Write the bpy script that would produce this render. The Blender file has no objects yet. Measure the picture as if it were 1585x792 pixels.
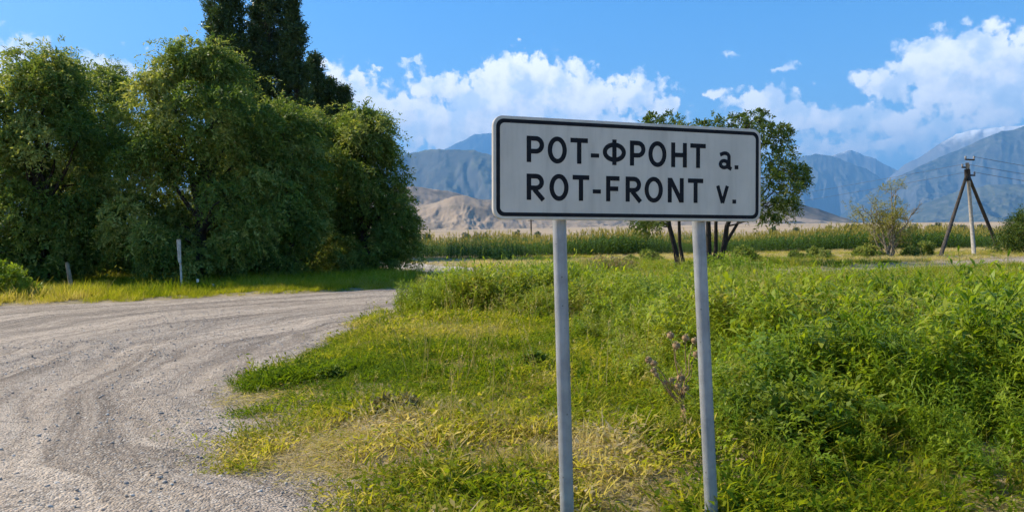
import bpy, math, random
import numpy as np
from mathutils import Vector, Matrix

random.seed(7)
RNG = np.random.default_rng(7)
scene = bpy.context.scene
COL = scene.collection
PI = math.pi

# ------------------------------------------------------------------ camera
CAM_H = 1.6
FPX, CX, CY = 1150.0, 792.5, 396.0
PITCH, ROLL = math.radians(1.3), math.radians(1.1)
cam_d = bpy.data.cameras.new('camera')
cam_d.sensor_width = 36.0
cam_d.lens = FPX / 1585.0 * 36.0
cam_d.clip_start = 0.05
cam_d.clip_end = 90000.0
cam = bpy.data.objects.new('camera', cam_d)
COL.objects.link(cam)
cam.matrix_world = (Matrix.Translation((0, 0, CAM_H)) @ Matrix.Rotation(PI / 2 - PITCH, 4, 'X') @ Matrix.Rotation(-ROLL, 4, 'Z'))
scene.camera = cam

# measurements of the place: a direction seen in the photograph -> azimuth / elevation / place at a known distance
_f = np.array([0, math.cos(PITCH), -math.sin(PITCH)])
_r0 = np.array([1.0, 0, 0])
_u0 = np.cross(_r0, _f)
_r = _r0 * math.cos(ROLL) - _u0 * math.sin(ROLL)
_u = _u0 * math.cos(ROLL) + _r0 * math.sin(ROLL)
def ray(x, y):
    return _r * (x - CX) / FPX + _u * (CY - y) / FPX + _f
def at(x, y, d):
    v = ray(x, y)
    return np.array([0, 0, CAM_H]) + v / v[1] * d
def gnd(x, y, z=0.0):
    v = ray(x, y)
    return np.array([0, 0, CAM_H]) + v * ((z - CAM_H) / v[2])
def azel(x, y):
    v = ray(x, y)
    return math.degrees(math.atan2(v[0], v[1])), math.degrees(math.atan2(v[2], math.hypot(v[0], v[1])))

# ------------------------------------------------------------------ light, sky
SUN_AZ, SUN_EL = -71.0, 42.0
SKY_STRENGTH = 0.135
CLOUD_STRENGTH = 1.15
SUN_STRENGTH = 5.0
scene.view_settings.view_transform = 'Standard'
scene.view_settings.look = 'None'
scene.view_settings.exposure = 0.88
scene.view_settings.gamma = 1.0
scene.view_settings.use_curve_mapping = False
scene.cycles.use_denoising = True
scene.cycles.use_adaptive_sampling = True
scene.cycles.adaptive_threshold = 0.018
scene.cycles.adaptive_min_samples = 16
scene.cycles.max_bounces = 5
scene.cycles.diffuse_bounces = 3
scene.cycles.glossy_bounces = 2
scene.cycles.transmission_bounces = 4
scene.cycles.volume_bounces = 0
scene.cycles.sample_clamp_indirect = 6.0

saz, sel = math.radians(SUN_AZ), math.radians(SUN_EL)
sun_dir = Vector((math.sin(saz) * math.cos(sel), math.cos(saz) * math.cos(sel), math.sin(sel)))
sl = bpy.data.lights.new('sun', 'SUN')
sl.energy = SUN_STRENGTH
sl.angle = math.radians(0.53)
sl.color = (1.0, 0.89, 0.70)
so = bpy.data.objects.new('sun', sl)
so.rotation_euler = sun_dir.to_track_quat('Z', 'Y').to_euler()
COL.objects.link(so)

def nd(nt, typ, **kw):
    n = nt.nodes.new(typ)
    for k, v in kw.items():
        setattr(n, k, v)
    return n
def lk(nt, a, b):
    nt.links.new(a, b)
def math_node(nt, op, a, b=None, c=None, clamp=False):
    n = nt.nodes.new('ShaderNodeMath')
    n.operation = op
    n.use_clamp = clamp
    for i, v in enumerate((a, b, c)):
        if v is None:
            continue
        if isinstance(v, (int, float)):
            n.inputs[i].default_value = v
        else:
            nt.links.new(v, n.inputs[i])
    return n.outputs[0]
def vmath(nt, op, a, b=None):
    n = nt.nodes.new('ShaderNodeVectorMath')
    n.operation = op
    for i, v in enumerate((a, b)):
        if v is None:
            continue
        if isinstance(v, (tuple, list)):
            n.inputs[i].default_value = v
        else:
            nt.links.new(v, n.inputs[i])
    return n.outputs['Value'] if op == 'LENGTH' else n.outputs['Vector']
def smooth_range(nt, v, a, b, c=0.0, d=1.0):
    n = nt.nodes.new('ShaderNodeMapRange')
    n.interpolation_type = 'SMOOTHSTEP'
    nt.links.new(v, n.inputs['Value'])
    n.inputs['From Min'].default_value = a
    n.inputs['From Max'].default_value = b
    n.inputs['To Min'].default_value = c
    n.inputs['To Max'].default_value = d
    return n.outputs['Result']
def noise(nt, vec, scale, detail=4, rough=0.5, dist=0.0, col=False, dim='3D'):
    n = nt.nodes.new('ShaderNodeTexNoise')
    n.noise_dimensions = dim
    n.inputs['Scale'].default_value = scale
    n.inputs['Detail'].default_value = detail
    n.inputs['Roughness'].default_value = rough
    n.inputs['Distortion'].default_value = dist
    if vec is not None:
        nt.links.new(vec, n.inputs['Vector'])
    return n.outputs['Color'] if col else n.outputs['Fac']
def mixc(nt, fac, a, b, mode='MIX'):
    n = nt.nodes.new('ShaderNodeMix')
    n.data_type = 'RGBA'
    n.blend_type = mode
    if isinstance(fac, (int, float)):
        n.inputs[0].default_value = fac
    else:
        nt.links.new(fac, n.inputs[0])
    for s, v in ((n.inputs[6], a), (n.inputs[7], b)):
        if isinstance(v, (tuple, list)):
            s.default_value = (*v, 1.0) if len(v) == 3 else v
        else:
            nt.links.new(v, s)
    return n.outputs[2]

# cloud field over (azimuth, elevation) in degrees; the cumulus of the photo and more of the same kind all round the horizon
CLOUDS = [(548, 150, 48, 45), (600, 178, 80, 45), (680, 142, 62, 36), (800, 138, 88, 54), (860, 135, 62, 46), (760, 165, 110, 48),
          (905, 165, 90, 44), (980, 158, 66, 40), (1022, 172, 38, 28), (700, 192, 120, 40), (905, 190, 140, 32), (660, 206, 70, 28),
          (1190, 172, 76, 36), (1150, 160, 40, 22), (1260, 187, 90, 32), (1380, 190, 84, 30), (1470, 194, 74, 18), (1300, 218, 110, 24),
          (1400, 214, 84, 26), (1335, 238, 75, 20), (1420, 232, 70, 22), (1250, 226, 80, 20), (1180, 215, 60, 25), (690, 222, 90, 22), (1372, 122, 44, 32), (1425, 108, 44, 40), (1482, 112, 66, 54), (1560, 92, 74, 46),
          (1552, 132, 84, 50), (1440, 146, 74, 26), (1562, 172, 66, 30), (1500, 162, 66, 26), (1620, 120, 80, 60),
          (1132, 88, 19, 7), (1205, 104, 26, 9), (1500, 32, 16, 7), (1536, 38, 15, 5), (588, 100, 16, 7), (640, 98, 22, 9),
          (1094, 147, 28, 10), (150, 100, 80, 24), (20, 84, 50, 26), (-40, 80, 60, 36), (290, 120, 70, 26)]
blobs = []
for (px, py, rx, ry) in CLOUDS:
    a, e = azel(px, py)
    blobs.append((a, e, rx / 19.5, ry / 19.5))
rr = random.Random(3)
for k in range(16):
    a = 46 + k * (268.0 / 16) + rr.uniform(-3, 3)
    if a > 180:
        a -= 360
    blobs.append((a, rr.uniform(7.5, 14.5), rr.uniform(4.5, 9.0), rr.uniform(1.4, 3.0)))

g = bpy.data.node_groups.new('cloud_field', 'ShaderNodeTree')
g.interface.new_socket('P', in_out='INPUT', socket_type='NodeSocketVector')
g.interface.new_socket('Density', in_out='OUTPUT', socket_type='NodeSocketFloat')
gi = g.nodes.new('NodeGroupInput'); go = g.nodes.new('NodeGroupOutput')
P0 = gi.outputs['P']
w1 = vmath(g, 'SUBTRACT', noise(g, P0, 0.33, 2, 0.55, col=True, dim='2D'), (0.5, 0.5, 0.5))
w2 = vmath(g, 'SUBTRACT', noise(g, P0, 1.3, 3, 0.6, col=True, dim='2D'), (0.5, 0.5, 0.5))
P1 = vmath(g, 'ADD', P0, vmath(g, 'MULTIPLY', w1, (2.6, 1.8, 0)))
P1 = vmath(g, 'ADD', P1, vmath(g, 'MULTIPLY', w2, (1.1, 0.9, 0)))
acc = None
for (a, e, bx, by) in blobs:
    q = vmath(g, 'MULTIPLY', vmath(g, 'SUBTRACT', P1, (a, e, 0)), (1 / bx, 1 / by, 0))
    ln = vmath(g, 'LENGTH', q)
    v = math_node(g, 'MULTIPLY', math_node(g, 'SUBTRACT', 1.3, ln), min(1.0, 0.28 * by + 0.25))
    acc = v if acc is None else math_node(g, 'MAXIMUM', acc, v)
vo = g.nodes.new('ShaderNodeTexVoronoi')
vo.feature = 'F1'
vo.voronoi_dimensions = '2D'
vo.inputs['Scale'].default_value = 0.62
vo.inputs['Detail'].default_value = 2.0
vo.inputs['Roughness'].default_value = 0.55
lk(g, vmath(g, 'ADD', P0, vmath(g, 'MULTIPLY', w2, (0.9, 0.9, 0))), vo.inputs['Vector'])
bil = math_node(g, 'MULTIPLY_ADD', vo.outputs['Distance'], -0.52, 0.20)
fb = math_node(g, 'MULTIPLY_ADD', noise(g, P0, 0.8, 6, 0.6, dim='2D'), 0.9, -0.45)
dens = math_node(g, 'ADD', math_node(g, 'ADD', acc, bil), fb)
dens = math_node(g, 'MINIMUM', dens, math_node(g, 'MULTIPLY', math_node(g, 'ADD', acc, 0.12), 4.0))
lk(g, dens, go.inputs['Density'])

world = bpy.data.worlds.new('World')
scene.world = world
world.use_nodes = True
wt = world.node_tree
wt.nodes.clear()
sky = nd(wt, 'ShaderNodeTexSky', sky_type='NISHITA', sun_disc=False)
sky.sun_elevation = sel
sky.sun_rotation = saz % (2 * PI)
sky.altitude = 900.0
sky.air_density = 1.0
sky.dust_density = 1.3
sky.ozone_density = 2.2
hs = nd(wt, 'ShaderNodeHueSaturation')
hs.inputs['Saturation'].default_value = 1.42
lk(wt, sky.outputs[0], hs.inputs['Color'])
bg1 = nd(wt, 'ShaderNodeBackground')
bg1.inputs['Strength'].default_value = SKY_STRENGTH
lk(wt, hs.outputs[0], bg1.inputs['Color'])
tc = nd(wt, 'ShaderNodeTexCoord')
sp = nd(wt, 'ShaderNodeSeparateXYZ')
lk(wt, tc.outputs['Generated'], sp.inputs[0])
az_ = math_node(wt, 'MULTIPLY', math_node(wt, 'ARCTAN2', sp.outputs[0], sp.outputs[1]), 180 / PI)
el_ = math_node(wt, 'MULTIPLY', math_node(wt, 'ARCSINE', sp.outputs[2]), 180 / PI)
cb = nd(wt, 'ShaderNodeCombineXYZ')
lk(wt, az_, cb.inputs[0]); lk(wt, el_, cb.inputs[1])
d1 = nd(wt, 'ShaderNodeGroup'); d1.node_tree = g
d2 = nd(wt, 'ShaderNodeGroup'); d2.node_tree = g
lk(wt, cb.outputs[0], d1.inputs[0])
lk(wt, vmath(wt, 'ADD', cb.outputs[0], (-0.42, 0.62, 0)), d2.inputs[0])
alpha = smooth_range(wt, d1.outputs[0], 0.0, 0.36, 0.0, 0.99)
diff = math_node(wt, 'SUBTRACT', d1.outputs[0], d2.outputs[0])
lit = math_node(wt, 'MULTIPLY_ADD', diff, 1.0, 0.66, clamp=True)
thin = smooth_range(wt, d1.outputs[0], 0.2, 1.0, 0.18, 0.0)
veil = smooth_range(wt, noise(wt, cb.outputs[0], 0.42, 4, 0.5, 0.0, dim='2D'), 0.34, 0.58, 0.55, 1.0)
alpha = math_node(wt, 'MULTIPLY', alpha, veil)
lit = math_node(wt, 'ADD', lit, thin, clamp=True)
ccol = mixc(wt, lit, (0.62, 0.65, 0.71), (1.0, 0.965, 0.92))
bg2 = nd(wt, 'ShaderNodeBackground')
bg2.inputs['Strength'].default_value = CLOUD_STRENGTH
lk(wt, ccol, bg2.inputs['Color'])
mx = nd(wt, 'ShaderNodeMixShader')
lk(wt, alpha, mx.inputs[0]); lk(wt, bg1.outputs[0], mx.inputs[1]); lk(wt, bg2.outputs[0], mx.inputs[2])
band = math_node(wt, 'MULTIPLY', math_node(wt, 'GREATER_THAN', sp.outputs[2], 0.04), math_node(wt, 'LESS_THAN', sp.outputs[2], 0.36))
bg3 = nd(wt, 'ShaderNodeBackground')
bg3.inputs['Strength'].default_value = SKY_STRENGTH
lk(wt, hs.outputs[0], bg3.inputs['Color'])
mx2 = nd(wt, 'ShaderNodeMixShader')
lk(wt, band, mx2.inputs[0]); lk(wt, bg3.outputs[0], mx2.inputs[1]); lk(wt, mx.outputs[0], mx2.inputs[2])
wo = nd(wt, 'ShaderNodeOutputWorld')
lk(wt, mx2.outputs[0], wo.inputs['Surface'])
world.cycles.sampling_method = 'MANUAL'
world.cycles.sample_map_resolution = 512

# ------------------------------------------------------------------ helpers
def tag(o, label=None, cat=None, group=None, kind=None):
    for k, v in (('label', label), ('category', cat), ('group', group), ('kind', kind)):
        if v:
            o[k] = v
    return o
def empty(name, loc):
    o = bpy.data.objects.new(name, None)
    o.empty_display_size = 0.2
    o.location = loc
    COL.objects.link(o)
    return o
def mesh_np(name, V, F, smooth=False, attrs=None):
    V = np.asarray(V, np.float32)
    F = np.asarray(F, np.int32)
    me = bpy.data.meshes.new(name)
    n, k = F.shape
    me.vertices.add(len(V))
    me.vertices.foreach_set('co', V.ravel())
    me.loops.add(n * k)
    me.loops.foreach_set('vertex_index', F.ravel())
    me.polygons.add(n)
    me.polygons.foreach_set('loop_start', np.arange(0, n * k, k, dtype=np.int32))
    if smooth:
        me.polygons.foreach_set('use_smooth', np.ones(n, bool))
    for an, av in (attrs or {}).items():
        at_ = me.attributes.new(an, 'FLOAT', 'POINT')
        at_.data.foreach_set('value', np.asarray(av, np.float32))
    me.update(calc_edges=True)
    me.validate()
    return me
def obj(name, me, mat=None, parent=None, link=True):
    o = bpy.data.objects.new(name, me)
    if mat and not me.materials:
        me.materials.append(mat)
    if link:
        COL.objects.link(o)
    if parent:
        o.parent = parent
    return o
class MB:
    """collects quads"""
    def __init__(s):
        s.V = []; s.F = []; s.A = []; s.n = 0
    def add(s, V, F, a=0.0):
        V = np.asarray(V, float).reshape(-1, 3); F = np.asarray(F, int).reshape(-1, 4)
        s.V.append(V); s.F.append(F + s.n); s.n += len(V)
        s.A.append(np.full(len(V), a) if np.isscalar(a) else np.asarray(a, float))
        return s
    def tube(s, P, R, k=6, cap=True, a=0.0):
        P = np.asarray(P, float); n = len(P)
        R = np.full(n, R) if np.isscalar(R) else np.asarray(R, float)
        T = np.gradient(P, axis=0)
        T /= np.linalg.norm(T, axis=1)[:, None] + 1e-9
        ref = np.array([1.0, 0, 0]) if abs(T[0][0]) < 0.8 else np.array([0, 1.0, 0])
        V = []
        for i in range(n):
            x = np.cross(T[i], ref); x /= np.linalg.norm(x); y = np.cross(T[i], x)
            th = np.arange(k) * 2 * PI / k
            V.append(P[i] + R[i] * (np.cos(th)[:, None] * x + np.sin(th)[:, None] * y))
        V = np.concatenate(V)
        F = []
        for i in range(n - 1):
            for j in range(k):
                F.append((i * k + j, i * k + (j + 1) % k, (i + 1) * k + (j + 1) % k, (i + 1) * k + j))
        if cap:
            for b, rev in ((0, True), ((n - 1) * k, False)):
                V = np.vstack([V, P[0 if b == 0 else n - 1]])
                c = len(V) - 1
                for j in range(0, k, 2):
                    q = (c, b + j, b + (j + 1) % k, b + (j + 2) % k)
                    F.append(q[::-1] if not rev else q)
        return s.add(V, F, a)
    def box(s, c, h, R=None, a=0.0):
        c = np.asarray(c, float)
        V = np.array([(x, y, z) for x in (-1, 1) for y in (-1, 1) for z in (-1, 1)], float) * np.asarray(h)
        if R is not None:
            V = V @ np.asarray(R).T
        return s.add(V + c, [(0, 1, 3, 2), (4, 6, 7, 5), (0, 4, 5, 1), (2, 3, 7, 6), (0, 2, 6, 4), (1, 5, 7, 3)], a)
    def mesh(s, name, smooth=False, attr=None):
        V = np.concatenate(s.V); F = np.concatenate(s.F)
        return mesh_np(name, V, F, smooth, {attr: np.concatenate(s.A)} if attr else None)
    def build(s, name, mat, parent=None, smooth=False, attr=None):
        return obj(name, s.mesh(name, smooth, attr), mat, parent)

# value noise in numpy
def _hash(ix, iy, seed):
    h = (ix.astype(np.int64) * 374761393 + iy.astype(np.int64) * 668265263 + seed * 974711) & 0x7fffffff
    h = ((h ^ (h >> 13)) * 1274126177) & 0x7fffffff
    h = h ^ (h >> 16)
    return (h & 0xffff) / 65535.0
def vnoise(x, y, seed=0):
    x = np.asarray(x, float); y = np.asarray(y, float)
    ix = np.floor(x); iy = np.floor(y)
    fx = x - ix; fy = y - iy
    u = fx * fx * fx * (fx * (fx * 6 - 15) + 10); v = fy * fy * fy * (fy * (fy * 6 - 15) + 10)
    a = _hash(ix, iy, seed); b = _hash(ix + 1, iy, seed); c = _hash(ix, iy + 1, seed); d = _hash(ix + 1, iy + 1, seed)
    return (a * (1 - u) + b * u) * (1 - v) + (c * (1 - u) + d * u) * v
def fbm(x, y, oct=4, seed=0, gain=0.5):
    s = 0; amp = 1; tot = 0
    for i in range(oct):
        s = s + amp * vnoise(x * 2 ** i + 17.3 * i, y * 2 ** i - 9.1 * i, seed + i)
        tot += amp; amp *= gain
    return s / tot
def ridged(x, y, oct=5, seed=0, gain=0.5):
    s = 0; amp = 1; tot = 0
    for i in range(oct):
        s = s + amp * (1 - np.abs(2 * vnoise(x * 2 ** i + 31.7 * i, y * 2 ** i + 5.3 * i, seed + i) - 1))
        tot += amp; amp *= gain
    return s / tot
def sstep(a, b, x):
    t = np.clip((np.asarray(x, float) - a) / (b - a), 0, 1)
    return t * t * (3 - 2 * t)

# ------------------------------------------------------------------ materials
def new_mat(name):
    m = bpy.data.materials.new(name)
    m.use_nodes = True
    nt = m.node_tree
    b = nt.nodes['Principled BSDF']
    return m, nt, b
def simple_mat(name, c1, c2=None, scale=8.0, rough=0.7, metal=0.0, bump=0.0, detail=5, spec=0.3):
    m, nt, b = new_mat(name)
    t = nd(nt, 'ShaderNodeTexCoord')
    f = noise(nt, t.outputs['Object'], scale, detail, 0.6)
    f = smooth_range(nt, f, 0.3, 0.7)
    lk(nt, mixc(nt, f, c1, c2 or tuple(v * 0.75 for v in c1)), b.inputs['Base Color'])
    b.inputs['Roughness'].default_value = rough
    b.inputs['Metallic'].default_value = metal
    b.inputs['Specular IOR Level'].default_value = spec
    if bump:
        bn = nd(nt, 'ShaderNodeBump')
        bn.inputs['Strength'].default_value = bump
        bn.inputs['Distance'].default_value = 0.02
        lk(nt, noise(nt, t.outputs['Object'], scale * 3, 6, 0.6), bn.inputs['Height'])
        lk(nt, bn.outputs[0], b.inputs['Normal'])
    return m
def leaf_mat(name, stops, attr, atype='GEOMETRY', transl=0.45, rough=0.5, attr2=None, tip=None, spec=0.25, tmul=(1.25, 1.2, 0.6)):
    """stops: list of (pos, colour) along a per-leaf / per-plant attribute: the plant's own colour"""
    m, nt, b = new_mat(name)
    a = nd(nt, 'ShaderNodeAttribute', attribute_name=attr, attribute_type=atype)
    r = nd(nt, 'ShaderNodeValToRGB')
    el = r.color_ramp.elements
    while len(el) < len(stops):
        el.new(0.5)
    for e, (p, c) in zip(el, stops):
        e.position = p; e.color = (*c, 1)
    f = a.outputs['Fac']
    if attr2:
        a2 = nd(nt, 'ShaderNodeAttribute', attribute_name=attr2, attribute_type='GEOMETRY')
        f = math_node(nt, 'ADD', f, math_node(nt, 'MULTIPLY_ADD', a2.outputs['Fac'], 0.44, -0.22))
    lk(nt, f, r.inputs[0])
    col = r.outputs[0]
    lk(nt, col, b.inputs['Base Color'])
    b.inputs['Roughness'].default_value = rough
    b.inputs['Specular IOR Level'].default_value = spec
    tr = nd(nt, 'ShaderNodeBsdfTranslucent')
    lk(nt, mixc(nt, 1.0, col, tmul, 'MULTIPLY'), tr.inputs['Color'])
    ms = nd(nt, 'ShaderNodeMixShader')
    ms.inputs[0].default_value = transl
    lk(nt, b.outputs[0], ms.inputs[1]); lk(nt, tr.outputs[0], ms.inputs[2])
    out = nt.nodes['Material Output']
    lk(nt, ms.outputs[0], out.inputs['Surface'])
    return m

M = {}
M['elm'] = leaf_mat('elm_leaf', [(0.0, (0.05, 0.105, 0.022)), (0.5, (0.165, 0.235, 0.045)), (1.0, (0.52, 0.51, 0.16))], 'lv', transl=0.45, spec=0.15)
M['poplar'] = leaf_mat('poplar_leaf', [(0.0, (0.03, 0.065, 0.022)), (0.7, (0.065, 0.11, 0.034)), (1.0, (0.16, 0.20, 0.06))], 'lv', transl=0.25, rough=0.4)
M['locust'] = leaf_mat('locust_leaf', [(0.0, (0.045, 0.085, 0.014)), (0.6, (0.095, 0.145, 0.02)), (1.0, (0.21, 0.22, 0.04))], 'lv', transl=0.38)
M['olive'] = leaf_mat('shrub_leaf', [(0.0, (0.17, 0.18, 0.03)), (1.0, (0.36, 0.33, 0.08))], 'lv', transl=0.35)
M['brightbush'] = leaf_mat('bright_bush_leaf', [(0.0, (0.12, 0.20, 0.015)), (1.0, (0.30, 0.40, 0.04))], 'lv', transl=0.45)
GREEN = [(0.0, (0.10, 0.165, 0.012)), (0.30, (0.235, 0.29, 0.016)), (0.55, (0.38, 0.36, 0.035)), (0.78, (0.47, 0.385, 0.16)), (1.0, (0.58, 0.49, 0.31))]
M['grass'] = leaf_mat('grass_blade', GREEN, 'tint', 'INSTANCER', transl=0.52, attr2='lv', spec=0.06, rough=0.7, tmul=(1.3, 1.25, 0.5))
M['weed'] = leaf_mat('weed_leaf', [(0.0, (0.16, 0.25, 0.014)), (0.4, (0.34, 0.41, 0.026)), (0.7, (0.34, 0.36, 0.05)), (1.0, (0.46, 0.37, 0.13))], 'tint', 'INSTANCER', transl=0.48, attr2='lv', rough=0.45, spec=0.22, tmul=(1.3, 1.25, 0.5))
M['weed_clump'] = leaf_mat('clump_leaf', [(0.0, (0.07, 0.125, 0.012)), (0.6, (0.17, 0.235, 0.022)), (1.0, (0.32, 0.36, 0.06))], 'lv', transl=0.4)  # darker weed leaf; on the large right-hand clumps it paints in shadow
M['straw_clump'] = leaf_mat('straw_leaf', [(0.0, (0.10, 0.10, 0.04)), (0.5, (0.26, 0.22, 0.10)), (1.0, (0.45, 0.37, 0.20))], 'lv', transl=0.35)
M['corn'] = leaf_mat('corn_leaf', [(0.0, (0.045, 0.105, 0.012)), (0.55, (0.11, 0.18, 0.022)), (0.8, (0.27, 0.25, 0.045)), (1.0, (0.42, 0.33, 0.08))], 'lv', transl=0.4)
M['bark'] = simple_mat('bark', (0.075, 0.06, 0.045), (0.03, 0.024, 0.018), 14, 0.9, bump=0.8)
M['bark_dark'] = simple_mat('bark_dark', (0.035, 0.028, 0.022), (0.014, 0.012, 0.010), 14, 0.9, bump=0.8)
M['bark_grey'] = simple_mat('bark_grey', (0.30, 0.26, 0.19), (0.14, 0.12, 0.085), 10, 0.9, bump=0.5)
M['pole_wood'] = simple_mat('weathered_pole_wood', (0.095, 0.078, 0.062), (0.045, 0.038, 0.03), 6, 0.9, bump=0.6)
M['concrete'] = simple_mat('concrete', (0.42, 0.39, 0.33), (0.28, 0.25, 0.21), 9, 0.9, bump=0.4)
M['iron'] = simple_mat('rusty_iron', (0.05, 0.045, 0.042), (0.03, 0.022, 0.018), 20, 0.7, 0.3)
M['porcelain'] = simple_mat('porcelain', (0.35, 0.34, 0.32), (0.12, 0.10, 0.09), 20, 0.25)
M['wire'] = simple_mat('wire', (0.10, 0.10, 0.105), None, 3, 0.5, 0.4)
M['white_paint'] = simple_mat('chipped_white_paint', (0.55, 0.51, 0.43), (0.32, 0.29, 0.24), 12, 0.7)
M['thistle'] = simple_mat('dry_thistle', (0.42, 0.27, 0.13), (0.20, 0.12, 0.06), 30, 0.85)
M['thistle_fluff'] = simple_mat('thistle_fluff', (0.78, 0.62, 0.40), (0.58, 0.42, 0.24), 40, 0.95)
M['scrap'] = simple_mat('white_scrap', (0.75, 0.73, 0.68), (0.55, 0.53, 0.48), 10, 0.6)
M['letter'] = simple_mat('black_letter_film', (0.008, 0.009, 0.013), (0.014, 0.015, 0.019), 20, 0.6, spec=0.12)
M['stone'] = leaf_mat('pebble', [(0.0, (0.26, 0.22, 0.18)), (0.5, (0.40, 0.34, 0.28)), (1.0, (0.58, 0.53, 0.46))], 'tint', 'INSTANCER', transl=0.0, rough=0.85)

# ------------------------------------------------------------------ ground shape
ROAD = [(-70, 9.0), (-40, 15.5), (-14.1, 20.45), (-11.5, 20.95), (-7.8, 22.8), (-3.7, 24.6), (1.5, 26.8), (6.1, 28.6), (11, 31.2), (20, 36.5), (40, 48), (70, 64),
        (72, 60), (42, 44), (21, 32.6), (11.5, 27.4), (6.4, 25.0), (1.5, 22.8), (-1.6, 20.8), (-2.75, 18.6), (-2.95, 16.9), (-2.78, 13.5), (-3.0, 10.9), (-3.1, 9.5),
        (-3.2, 8.3), (-2.9, 7.4), (-2.0, 6.2), (-1.6, 5.3), (-1.25, 4.4), (-1.0, 3.0), (-0.9, 0), (-0.9, -12), (-11, -12), (-13, -2), (-22, 4), (-70, -4)]
TRACK_PATH = [(-18, 66), (-12, 57), (-8.2, 50.0), (-5.6, 44), (-2.9, 38.0), (1.0, 31.5), (3.5, 27.0)]
def sd_poly(x, y, poly):
    P = np.array(poly, float)
    x = np.asarray(x, float); y = np.asarray(y, float)
    d = np.full(x.shape, 1e18); inside = np.zeros(x.shape, bool)
    n = len(P)
    for i in range(n):
        a = P[i]; b = P[(i + 1) % n]
        e = b - a
        t = np.clip(((x - a[0]) * e[0] + (y - a[1]) * e[1]) / (e @ e), 0, 1)
        d = np.minimum(d, (x - a[0] - t * e[0]) ** 2 + (y - a[1] - t * e[1]) ** 2)
        c = ((a[1] <= y) & (b[1] > y)) | ((b[1] <= y) & (a[1] > y))
        with np.errstate(divide='ignore', invalid='ignore'):
            xi = a[0] + (y - a[1]) / (b[1] - a[1] + 1e-12) * (b[0] - a[0])
        inside ^= c & (x < xi)
    return np.where(inside, -np.sqrt(d), np.sqrt(d))
def sd_line(x, y, line, w):
    P = np.array(line, float)
    d = np.full(np.shape(x), 1e18)
    for a, b in zip(P[:-1], P[1:]):
        e = b - a
        t = np.clip(((x - a[0]) * e[0] + (y - a[1]) * e[1]) / (e @ e), 0, 1)
        d = np.minimum(d, (x - a[0] - t * e[0]) ** 2 + (y - a[1] - t * e[1]) ** 2)
    return np.sqrt(d) - w
def sd_road(x, y):
    return sd_poly(x, y, ROAD) + (fbm(x * 0.9, y * 0.9, 3, 51) - 0.5) * (0.7 + 0.9 * sstep(9.5, 7.0, y))
def sd_path(x, y):
    return sd_line(x, y, TRACK_PATH, 1.5) + (fbm(x * 0.7, y * 0.7, 3, 52) - 0.5) * 0.8
def ground_z(x, y):
    x = np.asarray(x, float); y = np.asarray(y, float)
    sd = sd_road(x, y)
    z = np.where(sd < 0, -0.07 * sstep(0, 0.45, -sd), 0.06 * sstep(0, 0.9, sd) + 0.07 * (fbm(x * 0.5, y * 0.5, 4, 5) - 0.4) * sstep(0.2, 1.5, sd))
    # a low bank of earth along the far verge of the weeds
    z = z + 0.10 * np.exp(-(((x + 0.6) / 2.6) ** 2 + ((y - 17.2) / 1.5) ** 2)) * sstep(0, 1.2, sd)
    z = z - 0.27 * np.exp(-(((x - 1.1) / 2.4) ** 2 + ((y - 3.9) / 1.2) ** 2)) * sstep(0, 0.8, sd)
    sp_ = sd_path(x, y)
    z = z - 0.06 * sstep(0.1, -0.5, sp_)
    far = np.maximum(0, y - 650)
    z = z + far * (0.0205 - 0.007 * sstep(200, 900, x * 1000 / np.maximum(y, 1))) * (1 - 0.35 * sstep(1500, 6000, y)) + sstep(650, 1400, np.hypot(x, y)) * 4 * (fbm(x / 400, y / 400, 3, 8) - 0.5)
    return z

def axis(lo, hi, knots):
    """knots: (position, spacing) ; non-uniform axis"""
    out = [lo]
    while out[-1] < hi:
        p = out[-1]
        s = np.interp(p, [k[0] for k in knots], [k[1] for k in knots])
        out.append(p + s)
    return np.array(out)
gx = axis(-44000, 44000, [(-44000, 3200), (-3000, 300), (-300, 30), (-60, 4), (-22, 0.7), (-6, 0.16), (9, 0.16), (30, 0.8), (60, 4), (300, 30), (3000, 300), (44000, 3200)])
gy = axis(-9000, 52000, [(-9000, 1500), (-300, 60), (-20, 4), (0, 0.4), (3, 0.14), (20, 0.18), (32, 0.4), (70, 1.6), (300, 14), (3000, 130), (52000, 3000)])
X, Y = np.meshgrid(gx, gy)
Z = ground_z(X.ravel(), Y.ravel())
V = np.stack([X.ravel(), Y.ravel(), Z], 1)
nx, ny = len(gx), len(gy)
I = np.arange(nx * ny).reshape(ny, nx)
F = np.stack([I[:-1, :-1].ravel(), I[:-1, 1:].ravel(), I[1:, 1:].ravel(), I[1:, :-1].ravel()], 1)

m, nt, b = new_mat('soil_and_field')
t = nd(nt, 'ShaderNodeTexCoord')
o_ = t.outputs['Object']
sep = nd(nt, 'ShaderNodeSeparateXYZ'); lk(nt, o_, sep.inputs[0])
n1 = smooth_range(nt, noise(nt, o_, 0.55, 6, 0.6), 0.35, 0.65)
n2 = smooth_range(nt, noise(nt, o_, 7.0, 5, 0.65), 0.35, 0.65)
near = mixc(nt, n1, (0.34, 0.265, 0.175), (0.16, 0.14, 0.06))
near = mixc(nt, math_node(nt, 'MULTIPLY', n2, 0.55), near, (0.42, 0.34, 0.235))
st = nd(nt, 'ShaderNodeMapping'); st.inputs['Scale'].default_value = (0.0016, 0.009, 0.0)
lk(nt, o_, st.inputs[0])
fs = smooth_range(nt, noise(nt, st.outputs[0], 1.0, 6, 0.6, 0.4), 0.35, 0.68)
farc = mixc(nt, fs, (0.44, 0.33, 0.205), (0.30, 0.225, 0.145))
farc = mixc(nt, smooth_range(nt, noise(nt, o_, 0.004, 4, 0.6), 0.5, 0.66, 0, 0.6), farc, (0.20, 0.17, 0.11))
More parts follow.
